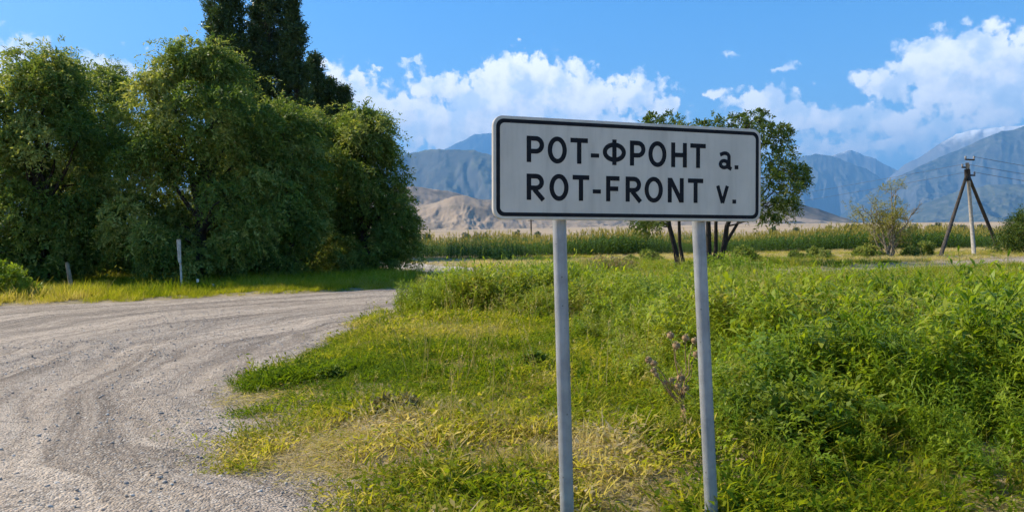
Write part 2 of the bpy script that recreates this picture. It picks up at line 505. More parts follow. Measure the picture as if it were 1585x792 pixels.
lk(nt, mixc(nt, smooth_range(nt, sep.outputs[1], 85, 160), near, farc), b.inputs['Base Color'])
b.inputs['Roughness'].default_value = 0.95
b.inputs['Specular IOR Level'].default_value = 0.1
bn = nd(nt, 'ShaderNodeBump'); bn.inputs['Strength'].default_value = 0.7; bn.inputs['Distance'].default_value = 0.03
lk(nt, noise(nt, o_, 16, 8, 0.7), bn.inputs['Height']); lk(nt, bn.outputs[0], b.inputs['Normal'])
M['soil'] = m
tag(obj('ground', mesh_np('ground', V, F, True), M['soil']), 'earth and dry pale plain running out to the hills', 'ground', kind='structure')

# ------------------------------------------------------------------ road: gravel sheet with wheel tracks
# traffic turns from the side road (towards the viewer) into the road across; tracks follow circles about the verge corner
def track_uv(x, y):
    cx0, cy0 = 3.2, 11.2
    r = np.hypot(x - cx0, y - cy0) + (fbm(x * 0.22, y * 0.22, 3, 161) - 0.5) * 2.6 + (fbm(x * 0.9, y * 0.9, 2, 162) - 0.5) * 0.35
    th = np.arctan2(y - cy0, -(x - cx0))
    return r, th
rx_ = axis(-62, 66, [(-62, 2.0), (-24, 0.5), (-12, 0.14), (-1, 0.10), (3, 0.4), (20, 0.9), (66, 2)])
ry_ = axis(-11, 64, [(-11, 1.2), (1, 0.3), (3.5, 0.08), (14, 0.11), (26, 0.2), (34, 0.6), (64, 1.5)])
X, Y = np.meshgrid(rx_, ry_)
sd = sd_road(X.ravel(), Y.ravel())
rr_, th_ = track_uv(X.ravel(), Y.ravel())
rut = (fbm(rr_ * 1.6, th_ * 0.8, 4, 61) - 0.5) * 0.11 + (fbm(rr_ * 5.5, th_ * 1.2, 3, 64) - 0.5) * 0.05
lump = (fbm(X.ravel() * 2.3, Y.ravel() * 2.3, 4, 62) - 0.5) * 0.045
edge_h = 0.05 * sstep(1.4, 0.1, np.abs(sd + 0.5)) * (fbm(X.ravel() * 0.8, Y.ravel() * 0.8, 3, 63))
Z = 0.0 + (rut + lump + edge_h) * sstep(0.0, 0.6, -sd) + 0.006 - 0.14 * sstep(0.15, 0.7, sd)
V = np.stack([X.ravel(), Y.ravel(), Z], 1)
nx, ny = len(rx_), len(ry_)
I = np.arange(nx * ny).reshape(ny, nx)
F = np.stack([I[:-1, :-1].ravel(), I[:-1, 1:].ravel(), I[1:, 1:].ravel(), I[1:, :-1].ravel()], 1)
keep = (sd[F] < 0.6).any(1)
F = F[keep]
used = np.unique(F); remap = np.full(len(V), -1); remap[used] = np.arange(len(used))
m, nt, b = new_mat('gravel_road')
t = nd(nt, 'ShaderNodeTexCoord'); o_ = t.outputs['Object']
ar = nd(nt, 'ShaderNodeAttribute', attribute_name='tr'); at2 = nd(nt, 'ShaderNodeAttribute', attribute_name='ta')
cv = nd(nt, 'ShaderNodeCombineXYZ'); lk(nt, ar.outputs['Fac'], cv.inputs[0]); lk(nt, at2.outputs['Fac'], cv.inputs[1])
mp = nd(nt, 'ShaderNodeMapping'); mp.inputs['Scale'].default_value = (1.5, 0.30, 1); lk(nt, cv.outputs[0], mp.inputs[0])
s1 = smooth_range(nt, noise(nt, mp.outputs[0], 1.0, 8, 0.62, 0.3), 0.38, 0.62)
mp2 = nd(nt, 'ShaderNodeMapping'); mp2.inputs['Scale'].default_value = (7.0, 0.8, 1); lk(nt, cv.outputs[0], mp2.inputs[0])
s2 = smooth_range(nt, noise(nt, mp2.outputs[0], 1.0, 6, 0.6, 0.2), 0.40, 0.66)
c = mixc(nt, s1, (0.205, 0.163, 0.124), (0.55, 0.445, 0.34))
c = mixc(nt, math_node(nt, 'MULTIPLY', s2, 0.55), c, (0.70, 0.585, 0.46))
c = mixc(nt, smooth_range(nt, noise(nt, o_, 0.33, 4, 0.6), 0.45, 0.68, 0, 0.55), c, (0.27, 0.215, 0.165))
sp0 = smooth_range(nt, noise(nt, o_, 9, 5, 0.7), 0.50, 0.64, 0, 0.6)
c = mixc(nt, sp0, c, (0.18, 0.152, 0.128))
sp1 = smooth_range(nt, noise(nt, o_, 30, 4, 0.7), 0.54, 0.66, 0, 0.75)
c = mixc(nt, sp1, c, (0.11, 0.095, 0.08))
vg = nd(nt, 'ShaderNodeTexVoronoi'); vg.inputs['Scale'].default_value = 55; lk(nt, o_, vg.inputs['Vector'])
hv = nd(nt, 'ShaderNodeSeparateColor'); lk(nt, vg.outputs['Color'], hv.inputs[0])
c = mixc(nt, smooth_range(nt, hv.outputs[0], 0.8, 0.95, 0, 0.55), c, (0.58, 0.54, 0.48))
c = mixc(nt, smooth_range(nt, hv.outputs[1], 0.85, 0.97, 0, 0.6), c, (0.10, 0.095, 0.09))
lk(nt, c, b.inputs['Base Color'])
b.inputs['Roughness'].default_value = 0.95; b.inputs['Specular IOR Level'].default_value = 0.15
hgt = math_node(nt, 'ADD', math_node(nt, 'MULTIPLY', noise(nt, o_, 22, 8, 0.72), 0.7), math_node(nt, 'MULTIPLY', vg.outputs['Distance'], -0.6))
bn = nd(nt, 'ShaderNodeBump'); bn.inputs['Strength'].default_value = 1.0; bn.inputs['Distance'].default_value = 0.04
lk(nt, hgt, bn.inputs['Height']); lk(nt, bn.outputs[0], b.inputs['Normal'])
M['road'] = m
ROADOBJ = tag(obj('road', mesh_np('road', V[used], remap[F], True, {'tr': rr_[used], 'ta': th_[used] * 3.0}), M['road']),
    'wide pale gravel road with curving wheel tracks', 'road', kind='structure')
road_xy = (V[used], sd[used])

# dirt track beyond the road
X, Y = np.meshgrid(np.arange(-22, 8, 0.3), np.arange(24, 70, 0.4))
sd = sd_path(X.ravel(), Y.ravel())
Z = ground_z(X.ravel(), Y.ravel()) + 0.012 + 0.055 * sstep(0.15, -0.5, sd) - 0.06 * sstep(0.1, 0.5, sd)
V = np.stack([X.ravel(), Y.ravel(), Z], 1)
ny, nx = X.shape; I = np.arange(nx * ny).reshape(ny, nx)
F = np.stack([I[:-1, :-1].ravel(), I[:-1, 1:].ravel(), I[1:, 1:].ravel(), I[1:, :-1].ravel()], 1)
F = F[((sd[F] < 0.4).any(1)) & ((sd_road(X.ravel(), Y.ravel())[F] > -0.2).all(1))]
used = np.unique(F); remap = np.full(len(V), -1); remap[used] = np.arange(len(used))
M['dirt'] = simple_mat('pale_dirt', (0.50, 0.44, 0.36), (0.38, 0.32, 0.25), 1.2, 0.95, bump=0.5)
tag(obj('path', mesh_np('path', V[used], remap[F], True), M['dirt']), 'pale dirt track leading off behind the trees', 'path', kind='structure')

# ------------------------------------------------------------------ mountains
def mountain_mat(name, ca, cb_, cc, rock=(0.30, 0.28, 0.26), snow=None, sc=1.0):
    m, nt, b = new_mat(name)
    t = nd(nt, 'ShaderNodeTexCoord'); o_ = t.outputs['Object']
    f1 = smooth_range(nt, noise(nt, o_, 0.0011 * sc, 7, 0.6, 0.5), 0.38, 0.62)
    f2 = smooth_range(nt, noise(nt, o_, 0.006 * sc, 6, 0.6), 0.42, 0.66)
    c = mixc(nt, f1, ca, cb_)
    c = mixc(nt, math_node(nt, 'MULTIPLY', f2, 0.6), c, cc)
    ge = nd(nt, 'ShaderNodeNewGeometry')
    sn = nd(nt, 'ShaderNodeSeparateXYZ'); lk(nt, ge.outputs['Normal'], sn.inputs[0])
    c = mixc(nt, smooth_range(nt, sn.outputs[2], 0.80, 0.62, 0, 0.6), c, rock)
    if snow:
        so_ = nd(nt, 'ShaderNodeSeparateXYZ'); lk(nt, o_, so_.inputs[0])
        hz = math_node(nt, 'ADD', so_.outputs[2], math_node(nt, 'MULTIPLY_ADD', noise(nt, o_, 0.004, 5, 0.6), 900.0, -450.0))
        c = mixc(nt, smooth_range(nt, hz, snow[0], snow[1], 0, 0.9), c, (0.80, 0.82, 0.85))
    lk(nt, c, b.inputs['Base Color'])
    b.inputs['Roughness'].default_value = 0.95; b.inputs['Specular IOR Level'].default_value = 0.05
    rg = nd(nt, 'ShaderNodeTexNoise'); rg.noise_type = 'RIDGED_MULTIFRACTAL'
    rg.inputs['Scale'].default_value = 0.0021 * sc; rg.inputs['Detail'].default_value = 7; rg.inputs['Roughness'].default_value = 0.62
    rg.inputs['Distortion'].default_value = 0.6
    mq = nd(nt, 'ShaderNodeMapping'); mq.inputs['Scale'].default_value = (1.0, 0.55, 0.55); lk(nt, o_, mq.inputs[0]); lk(nt, mq.outputs[0], rg.inputs['Vector'])
    bn = nd(nt, 'ShaderNodeBump'); bn.inputs['Strength'].default_value = 0.85 if sc < 2.5 else 0.4; bn.inputs['Distance'].default_value = (240.0 if sc < 2.5 else 130.0) / sc
    lk(nt, rg.outputs['Fac'], bn.inputs['Height']); lk(nt, bn.outputs[0], b.inputs['Normal'])
    return m
M['mt_dry'] = mountain_mat('dry_foothill', (0.30, 0.23, 0.16), (0.15, 0.13, 0.10), (0.40, 0.31, 0.22), (0.36, 0.28, 0.20), sc=3.0)
M['mt_green'] = mountain_mat('grassy_slope', (0.05, 0.062, 0.045), (0.10, 0.11, 0.07), (0.17, 0.16, 0.11), (0.11, 0.11, 0.10), sc=1.5)
M['mt_rock'] = mountain_mat('high_rock', (0.03, 0.042, 0.035), (0.085, 0.09, 0.07), (0.17, 0.165, 0.135), (0.11, 0.11, 0.105), sc=1.4)
M['mt_snow'] = mountain_mat('snowy_rock', (0.10, 0.10, 0.10), (0.16, 0.155, 0.15), (0.24, 0.235, 0.23), (0.22, 0.215, 0.21), snow=(2350, 2950), sc=1.0)

def mountain(name, label, sky_px, D, L, mat, seed, lam, spur=0.75, rough=0.17, na=360, nr=110, power=1.25, wob=0.004):
    pts = sorted([(azel(px, py)) for px, py in sky_px])
    A = np.array([p[0] for p in pts]); E = np.array([p[1] for p in pts])
    a = np.radians(np.linspace(A[0], A[-1], na))
    e = np.interp(np.degrees(a), A, E)
    zr = CAM_H + D * np.tan(np.radians(e))
    s = a * D
    zr = zr + (ridged(s / (lam * 0.7), s * 0 + 3.3, 5, seed + 9, 0.55) - 0.55) * wob * D
    t = np.concatenate([np.linspace(0, 1, int(nr * 0.8)), 1 + np.linspace(0, 0.6, int(nr * 0.2))[1:]])
    TT, AA = np.meshgrid(t, a, indexing='ij')
    SS = AA * D
    R = D - L + TT * L
    # ridge line meanders in plan
    R = R + (fbm(SS / (lam * 3), SS * 0, 3, seed + 3) - 0.5) * L * 0.35 * TT
    wx = (fbm(SS / lam, R / lam, 4, seed + 1) - 0.5) * 1.1
    sp1 = np.abs(2 * vnoise(SS / lam + wx, R / (lam * 5), seed + 2) - 1)          # 0 in valley .. 1 crest
    sp2 = np.abs(2 * vnoise(SS / (lam * 0.38) + wx * 1.6 + R / (lam * 2.2), R / (lam * 2), seed + 4) - 1)
    sp3 = ridged(SS / (lam * 0.17) + wx * 2, R / (lam * 0.35), 4, seed + 6)
    env = np.clip(TT, 0, 1)
    shape = np.where(TT <= 1, env ** power, 1 - (TT - 1) * 1.2)
    carve = ((1 - sp1) * spur + (1 - sp2) * spur * 0.5) * np.minimum(1, (1 - env) * 3.2) * np.minimum(1, env * 4)
    zf = ground_z(R.ravel() * 0, (D - L) * np.ones(R.size)).reshape(R.shape) - 25
    ZR = np.broadcast_to(zr, R.shape)
    z = zf + (ZR - zf) * (shape - carve * shape ** 0.5) + (sp3 - 0.6) * rough * (ZR - zf) * np.minimum(1, env * 3) * np.minimum(1, 0.15 + np.abs(1 - TT) * 4)
    x = R * np.sin(AA); y = R * np.cos(AA)
    V = np.stack([x.ravel(), y.ravel(), z.ravel()], 1)
    n0, n1 = R.shape; I = np.arange(n0 * n1).reshape(n0, n1)
    F = np.stack([I[:-1, :-1].ravel(), I[:-1, 1:].ravel(), I[1:, 1:].ravel(), I[1:, :-1].ravel()], 1)
    return tag(obj(name, mesh_np(name, V, F, True), mat), label, 'mountain' if 'mountain' in name or 'peak' in name else 'hill', kind='structure')

mountain('mountain_snowy', 'far pale peak with a snowy summit between the blue slopes', [(1150, 300), (1215, 272), (1260, 250), (1290, 240), (1318, 232), (1335, 240), (1355, 247), (1385, 262), (1440, 290), (1520, 320)], 26000, 3300, M['mt_snow'], 11, 1700)
mountain('mountain_far', 'farthest pale blue peaks behind the sign', [(380, 300), (480, 270), (560, 250), (640, 238), (690, 232), (735, 210), (762, 208), (800, 214), (860, 226), (950, 232), (1040, 262), (1140, 310)], 32000, 9000, M['mt_rock'], 12, 2200)
mountain('mountain_skyline', 'pale high ridge along the skyline beyond the poles', [(1330, 320), (1380, 270), (1400, 252), (1420, 245), (1450, 222), (1480, 208), (1510, 201), (1545, 197), (1600, 192), (1700, 170), (1900, 150), (2100, 190)], 25000, 6600, M['mt_snow'], 13, 1700)
mountain('mountain_middle', 'blue pointed mountain beyond the bare shrub', [(1080, 330), (1140, 300), (1190, 268), (1225, 250), (1262, 239), (1300, 247), (1340, 262), (1380, 290), (1430, 320), (1500, 345)], 22500, 7000, M['mt_rock'], 14, 1400)
mountain('mountain_big', 'large hazy blue mountain slope rising behind the power pole', [(1300, 335), (1350, 298), (1390, 276), (1430, 255), (1470, 240), (1510, 220), (1550, 202), (1585, 193), (1640, 182), (1750, 165), (1900, 150), (2100, 190)], 18000, 7000, M['mt_rock'], 15, 1300, spur=0.7)
mountain('mountain_green', 'blue green ridge of mountains beside the tree line', [(250, 300), (400, 262), (500, 244), (560, 240), (620, 235), (660, 232), (700, 235), (735, 239), (770, 250), (830, 262), (900, 262), (980, 280), (1060, 300), (1150, 330)], 13000, 5600, M['mt_green'], 16, 850, spur=0.8)
mountain('mountain_spur', 'lower blue spur in front of the big mountain', [(1330, 345), (1400, 330), (1440, 312), (1480, 296), (1530, 285), (1590, 284), (1680, 270), (1800, 262), (1980, 300)], 12500, 4000, M['mt_green'], 17, 900)
mountain('hill_dry', 'eroded dry brown foothills below the blue mountains', [(420, 330), (500, 312), (560, 300), (640, 290), (700, 296), (735, 306), (780, 312), (840, 318), (900, 312), (1000, 308), (1100, 322), (1180, 330), (1250, 338), (1305, 344), (1350, 350), (1410, 356)], 3700, 1300, M['mt_dry'], 18, 260, spur=0.65, rough=0.14, na=420, nr=120)
mountain('hill_knoll', 'pale bare knolls of the foothills left of the sign', [(540, 352), (600, 334), (640, 322), (668, 318), (700, 308), (722, 306), (745, 314), (790, 322), (830, 334), (880, 342), (940, 352)], 2900, 900, M['mt_dry'], 19, 200, spur=0.55, rough=0.16, na=260, nr=110, power=1.0)

M['mt_scrub'] = mountain_mat('scrub_hill', (0.085, 0.08, 0.065), (0.13, 0.115, 0.09), (0.20, 0.17, 0.13), (0.13, 0.115, 0.095), sc=2.0)
mountain('hill_scrub', 'dark scrubby hill sloping down right of the leafy tree', [(980, 352), (1040, 332), (1100, 318), (1150, 311), (1190, 310), (1225, 314), (1262, 323), (1300, 335), (1340, 347), (1385, 356)], 4300, 1300, M['mt_scrub'], 23, 330, spur=0.5, rough=0.10, na=220, nr=100)
# ------------------------------------------------------------------ haze
bpy.context.view_layer.update()
top_z = max(v[2] for o in scene.objects if o.name.startswith(('mountain', 'hill', 'ground')) for v in o.bound_box) + 40.0
hv_ = MB().box((0, 21000, (top_z - 60) / 2), (43500, 29500, (top_z + 60) / 2))
hz = hv_.build('haze', None)
m = bpy.data.materials.new('air_haze'); m.use_nodes = True
nt = m.node_tree; nt.nodes.clear()
pv = nd(nt, 'ShaderNodeVolumePrincipled')
pv.inputs['Color'].default_value = (0.20, 0.52, 1.0, 1)
pv.inputs['Density'].default_value = 5.2e-5
pv.inputs['Density Attribute'].default_value = ''
pv.inputs['Anisotropy'].default_value = 0.0
ov = nd(nt, 'ShaderNodeOutputMaterial'); lk(nt, pv.outputs[0], ov.inputs['Volume'])
m.cycles.homogeneous_volume = True
hz.data.materials.append(m)
tag(hz, 'thin blue haze in the air over the plain', 'haze', kind='stuff')

# ------------------------------------------------------------------ trees
def leaf_quads(P, D, N, L, W, fold=0.12):
    S = np.cross(D, N); S /= np.linalg.norm(S, axis=1)[:, None] + 1e-9
    N2 = np.cross(S, D)
    L = L[:, None]; W = W[:, None]
    V = np.stack([P, P + D * L * 0.45 + S * W * 0.5 + N2 * L * fold, P + D * L, P + D * L * 0.45 - S * W * 0.5 + N2 * L * fold], 1)
    n = len(P)
    return V.reshape(-1, 3), np.arange(n * 4).reshape(n, 4)
def unit(v):
    return v / (np.linalg.norm(v, axis=-1, keepdims=True) + 1e-9)
def sprays(rng, centres, radii, n_sp, n_lf, length, droop, up, leafL, leafW, axis_xy=None, outward=0.5, tone=None, spread=0.9, shell=0.55, squash=1.0, outn=0.0):
    """leaf sprays filling clumps; returns V, F, lv"""
    C = np.repeat(np.asarray(centres, float), n_sp, 0)
    R = np.repeat(np.asarray(radii, float), n_sp)
    n = len(C)
    d = unit(rng.normal(size=(n, 3)))
    dsq = d * np.array([1.0, 1.0, squash])
    S = C + dsq * (R * (shell + (1 - shell) * rng.random(n)) * 0.85)[:, None]
    out = np.zeros((n, 3))
    if axis_xy is not None:
        out[:, :2] = C[:, :2] - np.asarray(axis_xy)
        out = unit(out)
    d0 = unit(d * 0.8 + out * outward + np.array([0, 0, up]) + rng.normal(size=(n, 3)) * 0.35)
    ln = length * (0.6 + 0.8 * rng.random(n))
    s = (np.arange(n_lf) + 1.0) / n_lf
    s = np.repeat(s[None], n, 0) + rng.normal(size=(n, n_lf)) * 0.03
    pos = S[:, None] + d0[:, None] * (ln[:, None] * s)[..., None]
    pos[..., 2] -= droop * ln[:, None] * s ** 2
    tan = d0[:, None] + np.zeros((n, n_lf, 3)); tan[..., 2] -= 2 * droop * s
    tan = unit(tan)
    side = unit(np.cross(tan, rng.normal(size=(n, 1, 3)) + 0.0 * tan))
    sg = np.where(np.arange(n_lf) % 2 == 0, 1.0, -1.0)[None, :, None]
    ld = unit(tan * 0.7 + side * sg * spread + rng.normal(size=(n, n_lf, 3)) * 0.25)
    ld[..., 2] -= 0.15
    ld = unit(ld)
    nn = unit(np.array([0, 0, 0.45]) + outn * d[:, None] + 0.5 * np.cross(ld, side) + rng.normal(size=(n, n_lf, 3)) * 0.45)
    m = n * n_lf
    L = leafL * (0.5 + 1.0 * rng.random(m) ** 1.5); W = leafW * (0.6 + 0.9 * rng.random(m) ** 1.5)
    V, F = leaf_quads(pos.reshape(m, 3), ld.reshape(m, 3), nn.reshape(m, 3), L, W)
    tn = np.repeat(rng.random(len(centres)) if tone is None else np.asarray(tone), n_sp)
    lv = np.clip(0.45 * tn[:, None] + 0.25 * rng.random((n, 1)) + 0.3 * rng.random((n, n_lf)), 0, 1).reshape(-1)
    return V, F, np.repeat(lv, 4)
def crown_obj(root, parts, mat, name='crown'):
    V = np.concatenate([p[0] for p in parts]); k = 0; FF = []
    for p in parts:
        FF.append(p[1] + k); k += len(p[0])
    base = np.array(root.location)
    return obj(name, mesh_np(name, V - base, np.concatenate(FF), False, {'lv': np.concatenate([p[2] for p in parts])}), mat, root)
def limb_path(a, b, rng, sag=0.1, n=6):
    a = np.asarray(a, float); b = np.asarray(b, float)
    t = np.linspace(0, 1, n)[:, None]
    P = a + (b - a) * t
    ln = np.linalg.norm(b - a)
    P = P + np.sin(t * PI) * np.array([0, 0, sag * ln]) + np.concatenate([np.zeros((1, 3)), rng.normal(size=(n - 2, 3)) * 0.03 * ln, np.zeros((1, 3))])
    return P

def broad_tree(px_c, px_y, dist, h, rx, seed, label, mat='elm', nclump=100, nsp=84, nlf=11, low=0.05, ry=None, lumps=0.3, name='broadleaf_tree', ytop=1.0, leaf=0.165, group='broadleaf trees along the road', topw=0.35):
    rng = np.random.default_rng(seed)
    base = at(px_c, px_y, dist); base[2] = float(ground_z(base[0], base[1]))
    ry = ry or rx
    root = empty(name, base)
    C = []; R = []
    for i in range(nclump):
        hf = low + (1 - low) * ((i + rng.random()) / nclump) ** 1.12
        th = rng.random() * 2 * PI
        env = (np.sin(PI * min(1, 0.22 + 0.62 * hf + 0.08)) if hf < 0.55 else np.sqrt(max(0, 1 - ((hf - 0.55) / 0.47) ** 2)) * (1 - topw * 0.3) + 0.0)
        env = max(env, 0.1) * (0.60 + 1.5 * lumps * (vnoise(np.array([th * 1.3 + seed]), np.array([hf * 5.0]), seed)[0]) + 0.12 * rng.random())
        q = (0.5 + 0.45 * rng.random() ** 0.5) if i % 4 else 0.15 + 0.4 * rng.random()
        cr = (0.42 + 0.55 * rng.random() ** 1.5) * (1.1 - 0.3 * hf)
        C.append(base + np.array([rx * env * q * np.cos(th), ry * env * q * np.sin(th), hf * h * 0.97 - cr * 0.4 * (hf > 0.6)]))
        R.append(cr)
    C = np.array(C); R = np.array(R)
    hrel = (C[:, 2] - base[2]) / h
    tone = rng.random(nclump) ** 1.2
    P = sprays(rng, C, R, nsp, nlf, 0.50, 0.65, 0.3, leaf, leaf * 0.38, base[:2], 0.35, tone, squash=0.8, outn=0.7, shell=0.6)
    # whippy shoots along the top edge
    topi = np.argsort(-hrel)[:18]
    P2 = sprays(rng, C[topi], R[topi] * 0.9, 14, 16, 1.35, 0.6, 1.1, leaf * 0.85, leaf * 0.3, base[:2], 0.5, tone[topi], shell=0.7)
    crown_obj(root, [P, P2], M[mat])
    tb = MB()
    fork = np.array([0, 0, h * 0.26])
    tb.tube(np.array([[0, 0, -0.1], [0.03, 0.02, h * 0.12], fork]) , [0.30, 0.24, 0.20], 8)
    for i in rng.choice(nclump, 26, replace=False):
        c = C[i] - base
        s0 = np.array([0, 0, min(h * 0.26, c[2] * 0.6 + 0.05)]) if c[2] < h * 0.5 else fork
        tb.tube(limb_path(s0, c, rng), np.linspace(0.10, 0.02, 6), 5)
    tb.build('trunk', M['bark'], root, True)
    tag(root, label, 'tree', group)
    return root

broad_tree(66, 440, 28.6, 9.2, 2.75, 101, 'leafy tree at the left edge, standing behind the short wooden post', lumps=0.35)
broad_tree(168, 430, 35.5, 10.4, 3.2, 102, 'leafy tree set back in shade between the two broad ones', nclump=84, nsp=76)
broad_tree(312, 437, 28.8, 9.4, 3.15, 103, 'broadest leafy tree, standing behind the white post', nclump=125, nsp=84, lumps=0.35)
broad_tree(448, 432, 31.8, 7.7, 2.15, 104, 'leafy tree right below the tall poplars', nclump=76)
broad_tree(563, 427, 35.0, 7.9, 2.15, 105, 'last leafy tree of the row, next to the dirt track', nclump=86, lumps=0.45, topw=0.0)
broad_tree(-70, 440, 31.0, 9.4, 3.1, 106, 'leafy tree cut off by the left edge', nclump=60, nsp=50)
broad_tree(508, 430, 35.8, 7.9, 2.0, 107, 'leafy tree squeezed in behind the last two of the row', nclump=60, nsp=50)
broad_tree(390, 430, 39.0, 8.8, 3.0, 108, 'leafy tree hidden mostly behind the broadest one', nclump=55, nsp=46)

def poplar(px_c, dist, top_px, half_px, seed, label, low=0.06):
    rng = np.random.default_rng(seed)
    base = at(px_c, 425, dist); base[2] = float(ground_z(base[0], base[1]))
    h = at(px_c, top_px, dist)[2] - base[2]
    w = half_px / FPX * dist
    root = empty('poplar_tree', base)
    C = []; R = []; U = []
    n = int(80 + h * w * 3.8)
    for i in range(n):
        hf = low + (0.985 - low) * (i + rng.random()) / n
        env = w * min(1.0, 0.55 + hf * 1.3) * (np.clip((1 - hf) / 0.42, 0, 1)) ** 0.62
        th = rng.random() * 2 * PI
        q = 0.3 + 0.65 * rng.random() ** 0.5
        cr = max(0.14, 0.22 * w * (0.7 + 0.5 * rng.random()) * min(1, 0.35 + (1 - hf) * 1.6))
        C.append(base + np.array([env * q * np.cos(th), env * q * np.sin(th), hf * h - cr]))
        R.append(cr)
    C = np.array(C); R = np.array(R)
    P = sprays(rng, C, R, 46, 9, 0.85, 0.05, 1.7, 0.19, 0.125, base[:2], 0.25, None, spread=0.7)
    crown_obj(root, [P], M['poplar'])
    tb = MB()
    tb.tube(np.array([[0, 0, -0.1], [0, 0, h * 0.3], [0.05, 0, h * 0.6], [0, 0, h * 0.95]]), [0.34, 0.24, 0.14, 0.03], 8)
    for i in rng.choice(n, 20, replace=False):
        c = C[i] - base
        tb.tube(limb_path([0, 0, c[2] * 0.72], c, rng, -0.1), np.linspace(0.06, 0.015, 6), 4)
    tb.build('trunk', M['bark'], root, True)
    tag(root, label, 'tree', 'tall poplars behind the leafy trees')
poplar(360, 62, -75, 38, 201, 'tall dark poplar, leftmost of the poplars, top cut by the frame')
poplar(424, 64, -105, 31, 202, 'tallest dark poplar in the middle of the poplar group')
poplar(464, 63, 0, 26, 203, 'dark poplar whose narrow tip shows right of the tallest one')
poplar(494, 66, 90, 16, 204, 'shorter slim poplar stepping down right of the tall ones')
poplar(516, 67, 128, 13, 205, 'small slim poplar tip just above the row of leafy trees', 0.3)
poplar(538, 68, 140, 12, 206, 'shortest poplar tip at the right end of the poplars', 0.3)

# open multi-stemmed tree behind the sign
rng = np.random.default_rng(300)
D0 = 37.5
base = at(1098, 413, D0); base[2] = float(ground_z(base[0], base[1]))
root = empty('locust_tree', base)
clumps = [(1040, 188, 16), (1022, 196, 12), (1058, 198, 13), (1085, 200, 12), (1104, 192, 16), (1128, 190, 14), (1160, 190, 18), (1178, 200, 20), (1196, 206, 18), (1208, 222, 18),
          (1168, 222, 22), (1190, 240, 20), (1216, 240, 15), (1150, 235, 24), (1212, 262, 15), (1230, 268, 14), (1240, 278, 9), (1195, 275, 16), (1222, 290, 12), (1196, 300, 18), (1214, 310, 12), (1188, 322, 18),
          (1208, 330, 10), (1186, 340, 10), (1225, 318, 8), (1130, 225, 26), (1090, 225, 26), (1050, 230, 26), (1020, 225, 20), (1010, 260, 20), (1040, 270, 26), (1080, 265, 26), (1120, 270, 26), (1150, 280, 24),
          (1000, 300, 20), (1030, 310, 24), (1070, 315, 22), (1110, 310, 22), (1150, 315, 20), (990, 342, 13), (1003, 352, 12), (1020, 345, 12), (1165, 300, 20), (1183, 262, 14), (1240, 262, 8), (1175, 180, 8), (1010, 186, 7), (1148, 186, 8), (1212, 200, 9)]
C = []; R = []
for (px, py, pr) in clumps:
    d = D0 + rng.uniform(-1, 1) * 2.4
    C.append(at(px, py, d)); R.append(pr / FPX * d * 1.05)
C = np.array(C); R = np.array(R)
P = sprays(rng, C, R * 0.86, 36, 12, 0.42, 0.5, 0.3, 0.17, 0.07, base[:2], 0.4, None, spread=1.0)
crown_obj(root, [P], M['locust'])
stems = [((1050, 418), (1046, 390), (1036, 350), (1030, 300), (1032, 240)), ((1060, 417), (1052, 380), (1051, 340), (1060, 290), (1075, 240)), ((1096, 414), (1097, 380), (1096, 340), (1100, 280), (1108, 225)),
         ((1104, 412), (1108, 385), (1108, 345), (1120, 280), (1140, 230)), ((1110, 410), (1120, 385), (1125, 350), (1150, 290), (1180, 225)), ((1112, 408), (1124, 375), (1142, 345), (1165, 320), (1200, 275))]
stem_tip = []
for k, sx in enumerate(stems):
    d = D0 + (-1.0, -0.7, -0.2, 0.0, 0.3, 0.6)[k]
    P_ = np.array([at(x, y, d) for x, y in sx]) - base
    P_[0, 2] = -0.15
    MB().tube(P_, np.array([0.16, 0.13, 0.11, 0.08, 0.04]) * (1.0, .7, 1.1, .8, 1.1, .7)[k], 7).build('trunk', M['bark_dark'], root, True)
    stem_tip.append(P_)
tb = MB()
allp = np.concatenate([p[1:] for p in stem_tip])
for i in range(len(C)):
    c = C[i] - base
    below = allp[allp[:, 2] < c[2] + 0.2]
    j = np.argmin(np.linalg.norm(below - c, axis=1)) if len(below) else 0
    s0 = below[j] if len(below) else allp[0]
    tb.tube(limb_path(s0, c, rng, 0.05), np.linspace(0.05, 0.012, 6), 5)
tb.build('branch', M['bark_dark'], root, True)
tag(root, 'open leafy tree with several dark stems behind the sign', 'tree')

